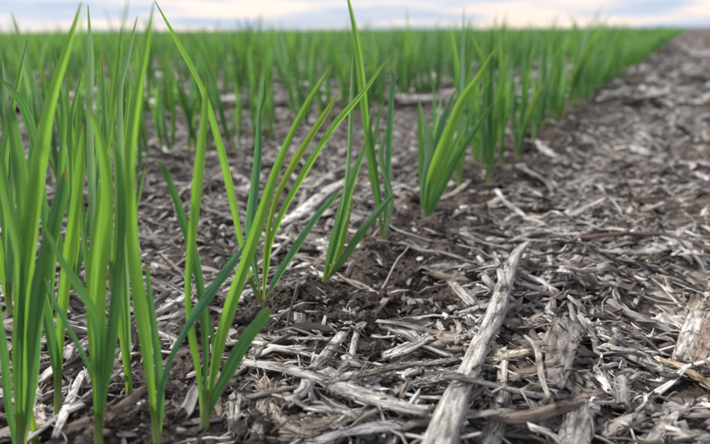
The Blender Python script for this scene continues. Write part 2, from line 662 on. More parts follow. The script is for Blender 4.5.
def where_words(px, py):
    """a place in the photo told by things one can find there."""
    if py < 175:
        if px < 330:
            return 'in blurred litter behind tall seedlings'
        if px < 520:
            return 'beside the receding front row'
        return 'on blurred ground at far right'
    if px < 120:
        return 'among the leftmost tall seedlings'
    if px < 300:
        return 'behind the left seedling clump' if py < 330 else 'at the foot of left clump'
    if py < 250:
        return 'beyond the lone middle seedling' if px < 440 else ('above the big pale stalk top' if px < 570 else 'along the long dark twig')
    if px < 430:
        return 'on soil by the middle seedling' if py < 320 else 'in mat left of big stalk'
    if px < 560:
        return 'beside upper half of big stalk' if py < 340 else 'right of big stalk, bottom edge'
    return 'in litter at the right edge' if py < 340 else 'in the lower right litter'


def single_out(items):
    """items: (object, pixel x, label). Same-worded neighbours are told apart by their order from left to right."""
    by = {}
    for o, px, lab in items:
        by.setdefault(lab, []).append((px, o))
    ordn = ['', 'second', 'third', 'fourth', 'fifth', 'sixth', 'seventh', 'eighth', 'ninth', 'tenth', 'eleventh', 'twelfth', 'thirteenth', 'fourteenth', 'fifteenth', 'sixteenth', 'seventeenth', 'eighteenth', 'nineteenth', 'twentieth']
    ordn += ['twenty-' + w for w in ['first'] + ordn[1:9]] + ['thirtieth'] + ['thirty-' + w for w in ['first'] + ordn[1:9]] + ['fortieth'] + ['forty-' + w for w in ['first'] + ordn[1:9]]
    for lab, lst in by.items():
        lst.sort(key=lambda t: t[0])
        for k, (px, o) in enumerate(lst):
            if len(lst) == 1:
                o['label'] = lab
            elif k == 0:
                o['label'] = 'leftmost ' + lab
            elif k == len(lst) - 1:
                o['label'] = 'rightmost ' + lab
            elif len(lst) == 3:
                o['label'] = 'middle ' + lab
            elif min(k, len(lst) - 1 - k) >= len(ordn):
                o['label'] = lab
            elif k < len(lst) / 2:
                o['label'] = ordn[k] + ' from left, ' + lab
            else:
                o['label'] = ordn[len(lst) - 1 - k] + ' from right, ' + lab


THING = {'straw': ('straw_piece', 'straw', 'hollow straw'), 'chip': ('stalk_chip', 'chip', 'flat chip'), 'fibre': ('fibre_strand', 'fibre', 'thin fibre'), 'husk': ('husk_scrap', 'husk', 'crumpled husk')}
for kind, D in PC.items():
    Vw = place(D['V'], D['x'], D['y'], D['th'], zc=D['zc'], roll=D['roll'])
    f1 = strip_faces(6, D['ncol'])
    ctr = Vw.reshape(D['n'], -1, 3).mean(1)
    pp = to_pix(ctr)
    vis = (pp[:, 0] > 4) & (pp[:, 0] < 706) & (pp[:, 1] > 30) & (pp[:, 1] < 440)
    score = np.where(vis, D['L'] * D['W'] / pp[:, 2] ** 2 * (0.05 + D['order'] ** 2.0), 0)
    top = np.argsort(-score)[:300]
    top = top[score[top] > 0]
    rest = np.setdiff1d(np.arange(D['n']), top)
    nm, cat, noun = THING[kind]
    Lmid = np.quantile(D['L'][top], [0.33, 0.67])
    todo = []
    for i in top:
        c0 = ctr[i].copy()
        Vi = Vw[i].reshape(-1, 3) - c0
        me = build_mesh(nm, Vi, f1, M_RES, {'pc': ('FLOAT_COLOR', np.repeat(rgba(D['cols'][i:i + 1]), len(Vi), 0)), 'lc': ('FLOAT_VECTOR', D['lc'][i].reshape(-1, 3))})
        ends = to_pix(Vw[i][[0, -1]].mean(1))
        dx, dy = ends[1, :2] - ends[0, :2]
        an = math.degrees(math.atan2(-dy, dx)) % 180
        orient = 'lying level' if an < 22 or an > 158 else ('slanting right' if an < 68 else ('pointing away' if an < 112 else 'slanting left'))
        size = 'short' if D['L'][i] < Lmid[0] else ('long' if D['L'][i] > Lmid[1] else 'middling')
        curve = 'curved ' if abs(D['bend'][i]) > 0.07 else ''
        lab = f"{size} {curve}{PAL_NAME[D['pk'][i]]} {noun} {orient} {where_words(pp[i, 0], pp[i, 1])}".replace('middling ', '')
        o = link(nm, me, cat=cat, group=f'{noun} pieces {where_words(pp[i, 0], pp[i, 1])}', loc=c0)
        todo.append((o, pp[i, 0], lab))
    single_out(todo)
    link({'straw': 'straw_litter', 'chip': 'chip_litter', 'fibre': 'fibre_litter', 'husk': 'husk_litter'}[kind],
         flat_mesh(nm + '_litter', Vw[rest], D['lc'][rest], D['cols'][rest], f1),
         label={'straw': 'loose bed of bleached broken straw between the larger pieces', 'chip': 'loose bed of flat weathered chips under the larger pieces',
                'husk': 'crumpled scraps of pale husk lying through the litter', 'fibre': 'loose tangle of hair thin plant fibres in the litter'}[kind], kind='stuff')

# tiny crumbs of residue all over the near ground
n = 14000
x, y = near_positions(n, 0.4)
L = rng.uniform(0.002, 0.010, n)
W = L * rng.uniform(0.15, 0.6, n)
T = rng.uniform(0.0003, 0.0009, n)
V, lcv = strips(L, W, T, 2, 2, np.zeros(n), np.zeros(n), np.full(n, 0.2), np.full(n, 0.3), rng.uniform(0, 0.6, n))
Vw = place(V, x, y, rng.uniform(0, 6.3, n), z=dep_get(x, y) + 0.0006, roll=rng.normal(0, 0.4, n), tilt=rng.normal(0, 0.3, n))
cols, _ = piece_colours(n)
link('crumb_litter', flat_mesh('crumb_litter', Vw, lcv, cols, strip_faces(2, 2)), label='tiny crumbs of broken residue scattered over the litter and soil', kind='stuff')

# middle and far litter, thinning to the ground material
def far_litter(name, n, d0, d1, lr, wr, nseg, label, power):
    d = d0 * (d1 / d0) ** (rng.random(n) ** power)
    a = np.radians(rng.uniform(-54, 52, n))
    x, y = d * np.sin(a), d * np.cos(a)
    keep = (rng.random(n) > 0.75 * soil_mask(x, y)) & ~((x > DX0) & (x < DX1) & (y < DY1 - 0.12))
    x, y = x[keep], y[keep]
    n = len(x)
    L = np.exp(rng.uniform(math.log(lr[0]), math.log(lr[1]), n))
    W = np.minimum(rng.uniform(*wr, n), L * 0.45)
    T = rng.uniform(0.0008, 0.003, n)
    V, lcv = strips(L, W, T, nseg, 2, rng.uniform(0, 0.3, n), rng.normal(0, 0.05, n), np.full(n, 0.14), np.full(n, 0.3), rng.uniform(0, 0.4, n))
    th = rng.normal(0.1, 0.8, n) + np.where(rng.random(n) < 0.25, math.pi / 2, 0)
    lift = rng.random(n) ** 2 * 0.018 + 0.001
    Vw = place(V, x, y, th, z=ground_h(x, y) + lift, roll=rng.normal(0, 0.45, n), tilt=rng.normal(0, 0.16, n))
    cols, _ = piece_colours(n)
    link(name, flat_mesh(name, Vw, lcv, cols, strip_faces(nseg, 2)), label=label, kind='stuff')


far_litter("middle_litter", 24000, 0.95, 3.6, (0.018, 0.10), (0.004, 0.020), 2, 'blurred grey straw and chips over the ground in the middle distance', 0.75)
far_litter('distant_litter', 16000, 3.3, 28.0, (0.03, 0.13), (0.006, 0.022), 1, 'far grey litter on the bare ground towards the horizon', 0.8)

# ------------------------------------------------------------------ soil clods
def ico(sub):
    import bmesh
    bm = bmesh.new()
    bmesh.ops.create_icosphere(bm, subdivisions=sub, radius=1.0)
    bm.verts.ensure_lookup_table()
    V = np.array([v.co[:] for v in bm.verts])
    F = np.array([[v.index for v in f.verts] for f in bm.faces], np.int32)
    bm.free()
    return V, F


def vnoise3(P, sd):
    i = np.floor(P)
    f = P - i
    w = f * f * (3 - 2 * f)
    out = 0
    for dx in (0, 1):
        for dy in (0, 1):
            for dz in (0, 1):
                q = i + np.array([dx, dy, dz])
                h = np.sin(q @ np.array([127.1, 311.7, 74.7]) + sd * 19.3) * 43758.5453
                h = h - np.floor(h)
                out = out + h * np.prod(np.where(np.array([dx, dy, dz]) == 1, w, 1 - w), axis=1)
    return out - 0.5


def lumpy(V, seed, amp):
    r = np.random.default_rng(seed)
    o = r.uniform(0, 90, 3)
    d = 1.6 * vnoise3(V * 1.4 + o, seed) + 1.1 * vnoise3(V * 3.1 + o, seed + 1) + 0.9 * vnoise3(V * 6.5 + o, seed + 2) + 0.55 * vnoise3(V * 13 + o, seed + 3)
    for k in range(6):                       # broken facets
        dirn = r.normal(size=3)
        dirn /= np.linalg.norm(dirn)
        d -= 1.6 * np.clip(V @ dirn - r.uniform(0.45, 0.75), 0, 1)
    return V * (1 + amp * d)[:, None] * np.array([1.0, r.uniform(0.7, 1.0), r.uniform(0.5, 0.8)])


I3, F3 = ico(4)
I1, F1 = ico(1)
clod_meshes = [build_mesh('soil_clod', lumpy(I3, 100 + k, 0.55), F3, M_SOIL) for k in range(12)]
for cm_ in clod_meshes:
    cm_.polygons.foreach_set('use_smooth', np.full(len(cm_.polygons), True))


def soil_positions(n, tries=400000):
    out = []
    for _ in range(tries):
        d = rng.uniform(0.12, 1.1)
        a = math.radians(rng.uniform(-40, 40))
        x, y = d * math.tan(a), d
        if rng.random() < float(soil_mask(np.array(x), np.array(y))) ** 1.5:
            out.append((x, y))
            if len(out) == n:
                break
    return np.array(out)


big = [(262, 430, 30), (225, 400, 22), (160, 395, 20), (175, 425, 24), (130, 430, 20), (370, 315, 26), (395, 300, 22), (420, 300, 20), (350, 300, 20), (440, 305, 24),
       (415, 262, 16), (450, 250, 20), (430, 238, 26), (455, 228, 22), (380, 262, 14), (400, 285, 14), (300, 300, 26), (275, 320, 22), (310, 318, 18), (470, 285, 16),
       (530, 275, 26), (520, 300, 24), (505, 250, 18), (205, 370, 22), (185, 385, 24), (150, 420, 26), (75, 440, 18), (115, 440, 22), (245, 415, 20), (345, 335, 18),
       (240, 440, 26), (280, 440, 22), (440, 330, 22), (415, 335, 20), (525, 315, 16)]
clods = []
for bx_, by_, bw in big:
    g = ground_at(bx_, by_, 0.004)
    dist = np.linalg.norm(g - CAMP)
    clods.append((g[0], g[1], bw * 0.5 * dist / FPX))
for x_, y_ in soil_positions(290 - len(clods)):
    clods.append((x_, y_, 0.0018 + 0.0075 * rng.random() ** 3.0))
clod_todo = []
for k, (x_, y_, r_) in enumerate(clods):
    o = link('soil_clod', clod_meshes[k % 12])
    o.scale = (r_, r_, r_)
    o.rotation_euler = (rng.normal(0, 0.3), rng.normal(0, 0.3), rng.uniform(0, 6.3))
    g0 = float(ground_h(np.array(x_), np.array(y_)))
    o.location = (x_, y_, g0 + r_ * 0.18)
    p_ = to_pix(np.array([x_, y_, g0]))
    size = 'large' if r_ > 0.006 else ('middling' if r_ > 0.0035 else 'small')
    tag(o, None, 'clod', f'soil clods {where_words(p_[0], p_[1])}')
    clod_todo.append((o, p_[0], f'{size} dark soil clod {where_words(p_[0], p_[1])}'))
single_out(clod_todo)

ps = soil_positions(6500)
n = len(ps)
base = np.stack([lumpy(I1, 300 + k, 0.45) for k in range(10)])
r_ = 0.0004 + 0.0022 * rng.random(n) ** 3.0
Vc = base[rng.integers(0, 10, n)] * r_[:, None, None]
ang = rng.uniform(0, 6.3, n)
ca, sa = np.cos(ang)[:, None], np.sin(ang)[:, None]
hh = ground_h(ps[:, 0], ps[:, 1])
Vc = np.stack([Vc[..., 0] * ca - Vc[..., 1] * sa + ps[:, :1], Vc[..., 0] * sa + Vc[..., 1] * ca + ps[:, 1:], Vc[..., 2] + (hh + r_ * 0.3)[:, None]], -1)
Fc = (F1[None] + (np.arange(n) * len(I1))[:, None, None]).reshape(-1, 3)
link('soil_crumbs', build_mesh('soil_crumbs', Vc.reshape(-1, 3), Fc, M_SOIL), label='fine dark soil crumbs along the seeded rows', kind='stuff')

# ------------------------------------------------------------------ traced larger residue pieces
def catmull(P, m):
    P = np.asarray(P, float)
    if len(P) == 2:
        P = np.stack([P[0], P[0] * 0.67 + P[1] * 0.33, P[0] * 0.33 + P[1] * 0.67, P[1]])
    Q = np.concatenate([[2 * P[0] - P[1]], P, [2 * P[-1] - P[-2]]])
    seg = len(P) - 1
    t = np.linspace(0, seg, m)
    i = np.minimum(t.astype(int), seg - 1)
    f = (t - i)[:, None]
    a, b, c, d = Q[i], Q[i + 1], Q[i + 2], Q[i + 3]
    return 0.5 * (2 * b + (c - a) * f + (2 * a - 5 * b + 4 * c - d) * f ** 2 + (3 * b - a - 3 * c + d) * f ** 3)


def sweep(P, W, aspect, ring=14, seed=0, rough=0.10, fray=0.6, twist=0.0):
    """closed ragged bar along P (m,3) with full widths W; thickness = W*aspect."""
    r = np.random.default_rng(seed)
    m = len(P)
    T = np.gradient(P, axis=0)
    T /= np.linalg.norm(T, axis=1)[:, None]
    S = np.cross(T, [0, 0, 1.0])
    S /= np.linalg.norm(S, axis=1)[:, None] + 1e-9
    N = np.cross(S, T)
    a = np.linspace(0, 2 * math.pi, ring, endpoint=False)
    ribs = 1 + rough * r.normal(0, 1, ring)[None] + 0.14 * rough * r.normal(0, 1, (m, ring)) + 0.7 * rough * np.stack([np.interp(np.linspace(0, 1, m), np.linspace(0, 1, max(3, m // 7)), c_) for c_ in r.normal(0, 1, (ring, max(3, m // 7)))], 1)
    sq = 0.75
    ca_ = np.sign(np.cos(a)) * np.abs(np.cos(a)) ** sq
    sa_ = np.sign(np.sin(a)) * np.abs(np.sin(a)) ** sq
    tw = twist * np.linspace(0, 1, m)[:, None]
    cx, cz = ca_[None] * ribs, sa_[None] * aspect * ribs
    X, Z = cx * np.cos(tw) - cz * np.sin(tw), cx * np.sin(tw) + cz * np.cos(tw)
    hw = (np.asarray(W) / 2)[:, None, None]
    V = P[:, None] + hw * (X[..., None] * S[:, None] + Z[..., None] * N[:, None])
    e0, e1 = r.uniform(-1, 1, ring), r.uniform(-1, 1, ring)
    V[0] -= T[0] * (W[0] * fray * e0)[:, None]
    V[-1] += T[-1] * (W[-1] * fray * e1)[:, None]
    s = np.concatenate([[0], np.cumsum(np.linalg.norm(np.diff(P, axis=0), axis=1))])
    lcv = np.zeros((m, ring, 3))
    lcv[..., 0] = s[:, None]
    lcv[..., 1] = (a / (2 * math.pi))[None] * np.mean(W) * (2.2 if aspect > 0.4 else 2.0)
    lcv[..., 2] = r.uniform(0, 60)
    q = []
    for i in range(m - 1):
        for j in range(ring):
            k = (j + 1) % ring
            q.append((i * ring + j, i * ring + k, (i + 1) * ring + k, (i + 1) * ring + j))
    V = V.reshape(-1, 3)
    lcv = lcv.reshape(-1, 3)
    nv = len(V)
    V = np.concatenate([V, [P[0] + T[0] * W[0] * 0.15], [P[-1] - T[-1] * W[-1] * 0.15]])
    lcv = np.concatenate([lcv, lcv[:1], lcv[-1:]])
    t3 = [((j + 1) % ring, j, nv) for j in range(ring)] + [(nv - 1 - ring + 1 + j, nv - ring + (j + 1) % ring, nv + 1) for j in range(ring)]
    return V, [np.array(q), np.array(t3)], lcv


def rest_path(pts, aspect, sink=0.25, lift=0.0, stiff=True, rise=None):
    """photo outline of a lying piece -> 3D centre line resting on the pile."""
    pts = np.asarray(pts, float)
    z = np.full(len(pts), 0.008)
    for it in range(4):
        P = np.array([ground_at(a, b, zz) for (a, b, _), zz in zip(pts, z)])
        dist = np.linalg.norm(P - CAMP, axis=1)
        W = pts[:, 2] * dist / FPX
        hh = np.array([max(dep_get(np.array(p[0] + o * w), np.array(p[1] + q * w)) for o in (-0.4, 0, 0.4) for q in (-0.4, 0, 0.4)) for p, w in zip(P, W)])
        if stiff and len(pts) > 2:
            s = np.linspace(-1, 1, len(pts))
            kf = np.polyfit(s, hh, 1)
            ln = np.polyval(kf, s)
            hh = 0.78 * (ln + 0.55 * (hh - ln).max()) + 0.22 * hh
        z = hh + W * aspect * (0.5 - sink) + lift
        if rise is not None:
            z = z + np.interp(np.linspace(0, 1, len(pts)), np.linspace(0, 1, len(rise)), rise)
    P[:, 2] = z
    return P, W


LAST = []


def frayed_fibres(parent, origin, count, col, spread=0.45):
    """torn fibres standing off the piece traced last; too fine to pick apart, so one part."""
    Pm, Wm = LAST
    k = rng.integers(0, len(Pm) - 1, count)
    T = np.gradient(Pm, axis=0)
    side = rng.choice([-1, 1], count) * rng.uniform(0.25, 0.5, count)
    nrm = np.stack([-T[k, 1], T[k, 0]], 1)
    nrm /= np.linalg.norm(nrm, axis=1)[:, None] + 1e-9
    xy = Pm[k, :2] + nrm * (side * Wm[k])[:, None]
    L_ = rng.uniform(0.004, 0.015, count)
    W_ = rng.uniform(0.00025, 0.0007, count)
    V, lcv = strips(L_, W_, W_ * 0.7, 4, 2, np.zeros(count), rng.normal(0, 0.15, count), np.full(count, 0.02), np.full(count, 0.1), rng.uniform(0.2, 0.8, count))
    th = np.arctan2(T[k, 1], T[k, 0]) + rng.normal(0, spread, count)
    Vw = place(V, xy[:, 0], xy[:, 1], th, z=Pm[k, 2] + Wm[k] * rng.uniform(-0.1, 0.15, count), tilt=rng.normal(0, 0.3, count)) - origin
    cc = np.clip(np.array(col) * rng.uniform(0.7, 1.35, (count, 1)), 0.03, 0.8)
    link('frayed_fibres', flat_mesh('frayed_fibres', Vw, lcv, cc, strip_faces(4, 2)), parent=parent, kind='stuff')


def piece_mesh(name, pts, aspect, col, seed, m=16, ring=14, rough=0.09, fray=0.6, twist=0.0, **kw):
    P, W = rest_path(pts, aspect, **kw)
    Pm = catmull(P, m)
    Wm = np.interp(np.linspace(0, 1, m), np.linspace(0, 1, len(W)), W)
    r = np.random.default_rng(seed + 7)
    Wm = Wm * (1 + np.interp(np.arange(m), np.linspace(0, m, m // 4 + 2), r.normal(0, 0.07, m // 4 + 2)))
    V, F, lcv = sweep(Pm, Wm, aspect, ring, seed, rough, fray, twist)
    # raise the pile under it
    for p, w in zip(Pm, Wm):
        iy, ix = dep_idx(p[0] + np.array([-.4, 0, .4]) * w, p[1] + np.array([-.4, 0, .4]) * w)
        DEP[iy, ix] = np.maximum(DEP[iy, ix], p[2])
    LAST[:] = [Pm, Wm]
    return V, F, lcv, Pm[len(Pm) // 2]


def traced(name, pts, aspect, col, seed, label, cat, parent=None, origin=None, group=None, **kw):
    V, F, lcv, mid = piece_mesh(name, pts, aspect, col, seed, **kw)
    org = mid if origin is None else origin
    me = build_mesh(name, V - org, F, M_RES, {'pc': ('FLOAT_COLOR', np.repeat(rgba(np.array([col])), len(V), 0)), 'lc': ('FLOAT_VECTOR', lcv)})
    if parent is None:
        return link(name, me, label=label, cat=cat, group=group, loc=org)
    return link(name, me, parent=parent, label=label)


PALE, GREY, TAN, BROWN, DARK, WHITE = [tuple(c) for c in PALETTE]
WARMW = (0.60, 0.55, 0.47)
# flat pieces first, the big stalk on top of them
TR = [
    ('stalk_flake', [(567, 318, 26), (562, 345, 30), (556, 370, 30), (549, 394, 27)], 0.12, (0.27, 0.25, 0.235), 'wide flat grey slab of stalk right of the big pale stalk', 'slab', dict(fray=0.25, ring=18, lift=0.0025)),
    ('stalk_flake', [(585, 384, 22), (580, 412, 25), (572, 450, 26)], 0.12, (0.33, 0.315, 0.30), 'grooved grey slab running off the bottom edge right of the brown split stem', 'slab', dict(fray=0.2, ring=18, lift=0.0015)),
    ('split_stem', [(489, 406, 9), (520, 404, 14), (560, 396, 14), (603, 388, 11)], 0.55, (0.25, 0.205, 0.175), 'brown split stem lying level just right of the big pale stalk', 'stem', dict(fray=0.4)),
    ('split_stem', [(508, 378, 10), (530, 372, 13), (556, 364, 12)], 0.4, (0.25, 0.2, 0.16), 'short dark split stem wedged between big stalk and grey slab', 'stem', dict(fray=0.5)),
    ('stalk_flake', [(380, 347, 13), (403, 356, 15), (430, 361, 12)], 0.22, PALE, 'bright split chip above the frayed stalk, left of the big pale stalk', 'chip', dict(fray=0.3)),
    ('frayed_stalk', [(243, 358, 8), (285, 367, 12), (318, 377, 14), (350, 392, 16), (390, 405, 15), (425, 415, 10)], 0.45, PALE, 'long frayed pale stalk sagging across the bottom, left of the big stalk', 'stalk', dict(m=28, rough=0.16)),
    ('frayed_stalk', [(330, 382, 5), (365, 374, 9), (400, 366, 10), (440, 362, 9), (470, 356, 6)], 0.4, (0.36, 0.33, 0.3), 'grey frayed stalk running left from behind the big pale stalk', 'stalk', dict(m=22, rough=0.16)),
    ('frayed_stalk', [(395, 388, 6), (430, 380, 13), (462, 372, 12)], 0.35, GREY, 'grey split stalk ending against the left side of the big stalk', 'stalk', dict(m=18, rough=0.18)),
    ('stalk_flake', [(318, 445, 10), (350, 431, 14), (385, 422, 15), (402, 419, 8)], 0.2, (0.44, 0.43, 0.43), 'blue grey flat slab at the bottom edge below the frayed stalk', 'slab', dict(fray=0.3)),
    ('stalk_flake', [(300, 430, 10), (335, 417, 11), (362, 408, 9)], 0.25, (0.42, 0.37, 0.32), 'short tan slab just above the blue grey slab at the bottom', 'slab', dict(fray=0.4)),
    ('straw_strand', [(312, 368, 7), (328, 352, 9), (345, 330, 9), (354, 312, 5)], 0.4, PALE, 'pale ragged strand rising from the frayed stalk toward middle seedling', 'straw', dict(rough=0.15, m=18)),
    ('straw_strand', [(336, 376, 5), (350, 358, 7), (356, 335, 6), (361, 316, 4)], 0.5, PALE, 'second pale strand rising right beside the ragged one', 'straw', dict(rough=0.12, m=18)),
    ('straw_strand', [(360, 330, 7), (376, 312, 8), (391, 297, 10)], 0.4, (0.42, 0.37, 0.32), 'brush ended tan strand on bare soil right of the middle seedling', 'straw', dict(rough=0.25, fray=1.1)),
    ('straw_strand', [(324, 296, 3), (338, 304, 5), (352, 316, 5)], 0.4, PALE, 'short pale strand starting at the foot of the middle seedling', 'straw', dict()),
    ('stalk_flake', [(262, 372, 9), (262, 400, 13), (256, 436, 13)], 0.25, (0.5, 0.44, 0.38), 'shredded tan husk standing up beside the left clump', 'husk', dict(rough=0.2, fray=0.8)),
    ('stalk_flake', [(268, 388, 8), (275, 410, 10), (292, 428, 14), (316, 432, 9)], 0.25, (0.52, 0.46, 0.4), 'curled pale husk at the bottom edge right of the left clump', 'husk', dict(rough=0.2, fray=0.6)),
    ('straw_strand', [(233, 394, 5), (231, 412, 6), (231, 432, 5)], 0.5, PALE, 'left one of two short upright straws beside the left clump', 'straw', dict()),
    ('straw_strand', [(240, 391, 4), (238, 408, 5), (236, 428, 4)], 0.5, PALE, 'right one of two short upright straws beside the left clump', 'straw', dict()),
    ('straw_strand', [(55, 436, 6), (66, 412, 8), (77, 390, 8), (84, 373, 5)], 0.4, WHITE, 'white split straw leaning beside the second seedling from left', 'straw', dict(m=18)),
    ('stalk_flake', [(35, 388, 8), (38, 408, 11), (42, 425, 8)], 0.2, (0.6, 0.55, 0.5), 'pale broad husk on the ground between two leftmost seedlings', 'husk', dict(rough=0.15)),
    ('straw_strand', [(148, 322, 6), (160, 314, 9), (172, 306, 8), (190, 294, 5)], 0.35, WHITE, 'white broad straw behind the tall bright blade at left', 'straw', dict()),
    ('straw_strand', [(150, 328, 7), (165, 334, 9), (180, 341, 9)], 0.5, WHITE, 'white round straw end just below the white broad straw', 'straw', dict()),
    ('straw_strand', [(172, 352, 4), (180, 330, 6), (190, 308, 6)], 0.4, PALE, 'pale straw crossing upright behind the left clump', 'straw', dict()),
    ('straw_strand', [(143, 292, 2.5), (165, 287, 3), (188, 279, 2.5)], 0.8, DARK, 'thin dark twig behind the tall bright blade', 'twig', dict(ring=8)),
    ('straw_strand', [(247, 340, 5), (280, 346, 7), (320, 352, 6)], 0.4, PALE, 'level pale straw just right of the broad dark leaf', 'straw', dict()),
    ('straw_strand', [(255, 333, 4), (290, 340, 6), (330, 343, 4)], 0.4, (0.5, 0.47, 0.43), 'level grey straw above the frayed stalk', 'straw', dict()),
    ('straw_strand', [(266, 322, 3), (282, 310, 4), (296, 297, 3)], 0.6, (0.32, 0.27, 0.23), 'thin tan stick slanting between left clump and middle seedling', 'stick', dict()),
    ('stalk_flake', [(626, 267, 8), (650, 259, 11), (686, 246, 9)], 0.3, (0.5, 0.48, 0.46), 'straight grey stick in front of the long dark twig at right', 'stick', dict()),
    ('long_twig', [(540, 250, 3), (575, 241, 4), (612, 235, 4.5), (655, 234, 4.5), (690, 240, 4), (722, 250, 4)], 0.9, (0.20, 0.15, 0.12), 'long dark arching twig crossing the right side', 'twig', dict(m=26, ring=8, lift=0.002)),
    ('straw_strand', [(508, 232, 4), (535, 229, 5), (560, 234, 5), (590, 231, 4)], 0.5, WHITE, 'white level straw above the upper end of the big stalk', 'straw', dict()),
    ('stalk_flake', [(566, 250, 12), (566, 266, 15), (563, 283, 13)], 0.16, (0.6, 0.58, 0.56), 'white square ended chip right of the big stalk top', 'chip', dict(fray=0.15)),
    ('straw_strand', [(549, 252, 4), (550, 268, 5), (556, 290, 4)], 0.5, PALE, 'thin pale straw standing left of the white chip', 'straw', dict()),
    ('stalk_flake', [(697, 326, 18), (690, 344, 20), (682, 362, 16)], 0.18, (0.58, 0.56, 0.53), 'grooved white chip near the right edge', 'chip', dict(fray=0.2)),
    ('stalk_flake', [(708, 338, 12), (705, 352, 16), (700, 366, 12)], 0.25, (0.36, 0.28, 0.23), 'pinkish brown chip at the right edge beside the white chip', 'chip', dict()),
    ('straw_strand', [(640, 323, 3), (675, 318, 4.5), (716, 318, 4)], 0.6, WHITE, 'thin pale straw lying level above the white chip at right', 'straw', dict()),
    ('straw_strand', [(660, 372, 4), (685, 384, 8), (716, 400, 9)], 0.35, (0.46, 0.37, 0.24), 'yellowish frayed bundle at the lower right edge', 'straw', dict(rough=0.22)),
    ('straw_strand', [(595, 366, 5), (602, 380, 9), (610, 393, 7)], 0.3, WHITE, 'small bright splinter right of the wide grey slab', 'splinter', dict(fray=1.0)),
    ('stalk_flake', [(620, 378, 12), (622, 390, 15), (622, 402, 12)], 0.2, (0.33, 0.32, 0.32), 'small blue grey flake in the lower right litter', 'flake', dict()),
    ('stalk_flake', [(604, 432, 8), (622, 424, 15), (640, 418, 10)], 0.25, (0.32, 0.3, 0.28), 'ribbed grey chip in the lower right litter', 'chip', dict()),
    ('straw_strand', [(650, 442, 8), (662, 428, 10), (678, 412, 6)], 0.4, (0.48, 0.45, 0.42), 'grey curled strip near the bottom right corner', 'strip', dict()),
    ('straw_strand', [(524, 340, 3), (537, 352, 6), (541, 372, 6), (550, 390, 4)], 0.6, (0.46, 0.43, 0.4), 'bent grey strand hooked over the wide slab', 'straw', dict(lift=0.003)),
    ('stalk_flake', [(494, 366, 7), (512, 356, 10), (528, 350, 8)], 0.35, (0.62, 0.56, 0.44), 'small cream chip right of the big stalk', 'chip', dict()),
    ('straw_strand', [(452, 290, 9), (462, 296, 12), (474, 306, 10)], 0.3, (0.5, 0.47, 0.44), 'grey flake on bare soil left of the big stalk', 'flake', dict(fray=0.9)),
    ('straw_strand', [(457, 318, 4), (459, 330, 5), (456, 346, 4)], 0.5, PALE, 'short pale straw hooked beside the big stalk, left side', 'straw', dict()),
    ('stalk_flake', [(535, 140, 6), (544, 149, 10), (556, 157, 8)], 0.3, WHITE, 'white blurred chip at the foot of the front row beyond', 'chip', dict()),
    ('stalk_flake', [(632, 146, 7), (640, 152, 12), (650, 158, 6)], 0.3, PALE, 'pale blurred chip on the bare ground at right', 'chip', dict()),
    ('straw_strand', [(420, 268, 2), (440, 266, 3.5), (460, 265, 3)], 0.5, PALE, 'small pale sliver on bare soil between seedlings and big stalk', 'sliver', dict()),
    ('straw_strand', [(438, 200, 4), (455, 192, 5), (470, 178, 4)], 0.5, PALE, 'pale straw just right of the third middle seedling', 'straw', dict()),
    ('straw_strand', [(278, 226, 8), (300, 214, 12), (330, 190, 12), (345, 182, 8)], 0.3, WHITE, 'broad blurred white straw behind the slanting leaves', 'straw', dict()),
]
for k, (nm, pts, asp, colr, lab, cat, kw) in enumerate(TR):
    kw = dict(kw)
    o = traced(nm, pts, asp, colr, 40 + k, lab, cat, **kw)
    if 'twig' not in cat and pts[0][1] > 240:
        frayed_fibres(o, np.array(o.location), {'frayed_stalk': 70, 'stalk_flake': 26}.get(nm, 12) * (2 if cat == 'husk' else 1), colr)
# thin dark stick standing up beside the left clump
sp0 = ground_at(283, 357, 0.004)
nh_ = np.array([sp0[0], sp0[1], 0]) / math.hypot(sp0[0], sp0[1])
SP = []
for a_, b_ in ((282, 364), (285, 345), (288, 322), (293, 302), (298, 283)):
    r0 = ray(a_, b_)
    SP.append(CAMP + r0 * ((sp0 @ nh_ + 0.004) / (r0 @ nh_)))
SPm = catmull(np.array(SP), 14)
SPW = np.linspace(0.0017, 0.0011, 14)
V, F, lcv = sweep(SPm, SPW, 0.9, 8, 77, 0.12, 0.5)
me = build_mesh('standing_stick', V - SPm[0], F, M_RES, {'pc': ('FLOAT_COLOR', np.repeat(rgba(np.array([(0.2, 0.165, 0.14)])), len(V), 0)), 'lc': ('FLOAT_VECTOR', lcv)})
link('standing_stick', me, label='thin dark stick standing upright between the left clump and the straw mat', cat='stick', loc=SPm[0])
# big weathered stalk with its stubs and slivers
main = [(424, 474, 31), (440, 441, 28), (452, 406, 22), (465, 378, 20), (471, 366, 18), (480, 345, 17), (492, 322, 17), (500, 298, 14), (505, 283, 13), (511, 267, 11), (518, 254, 9), (529, 243, 4)]
V, F, lcv, mid = piece_mesh('stem', main, 0.62, GREY, 901, m=60, ring=26, rough=0.075, fray=0.5, sink=0.08, rise=[0, 0, 0, 0.001, 0.003, 0.005])
root = link('weathered_stalk', None, label='big pale weathered stalk lying away from the camera, largest piece of litter', cat='stalk', loc=mid)
LOGC = (0.50, 0.485, 0.465)
frayed_fibres(root, mid, 45, LOGC, 0.3)
link('stem', build_mesh('stem', V - mid, F, M_RES, {'pc': ('FLOAT_COLOR', np.repeat(rgba(np.array([LOGC])), len(V), 0)), 'lc': ('FLOAT_VECTOR', lcv)}), parent=root)
traced('branch_stub', [(503, 287, 7), (499, 270, 7), (494, 256, 4)], 0.8, PALE, 902, None, None, root, mid, m=12, rough=0.08, rise=[0.002, 0.004, 0.006])
traced('frayed_strand', [(500, 280, 6), (494, 292, 5), (491, 308, 3)], 0.5, PALE, 903, None, None, root, mid, m=12, rough=0.2, rise=[0.003, 0.001])
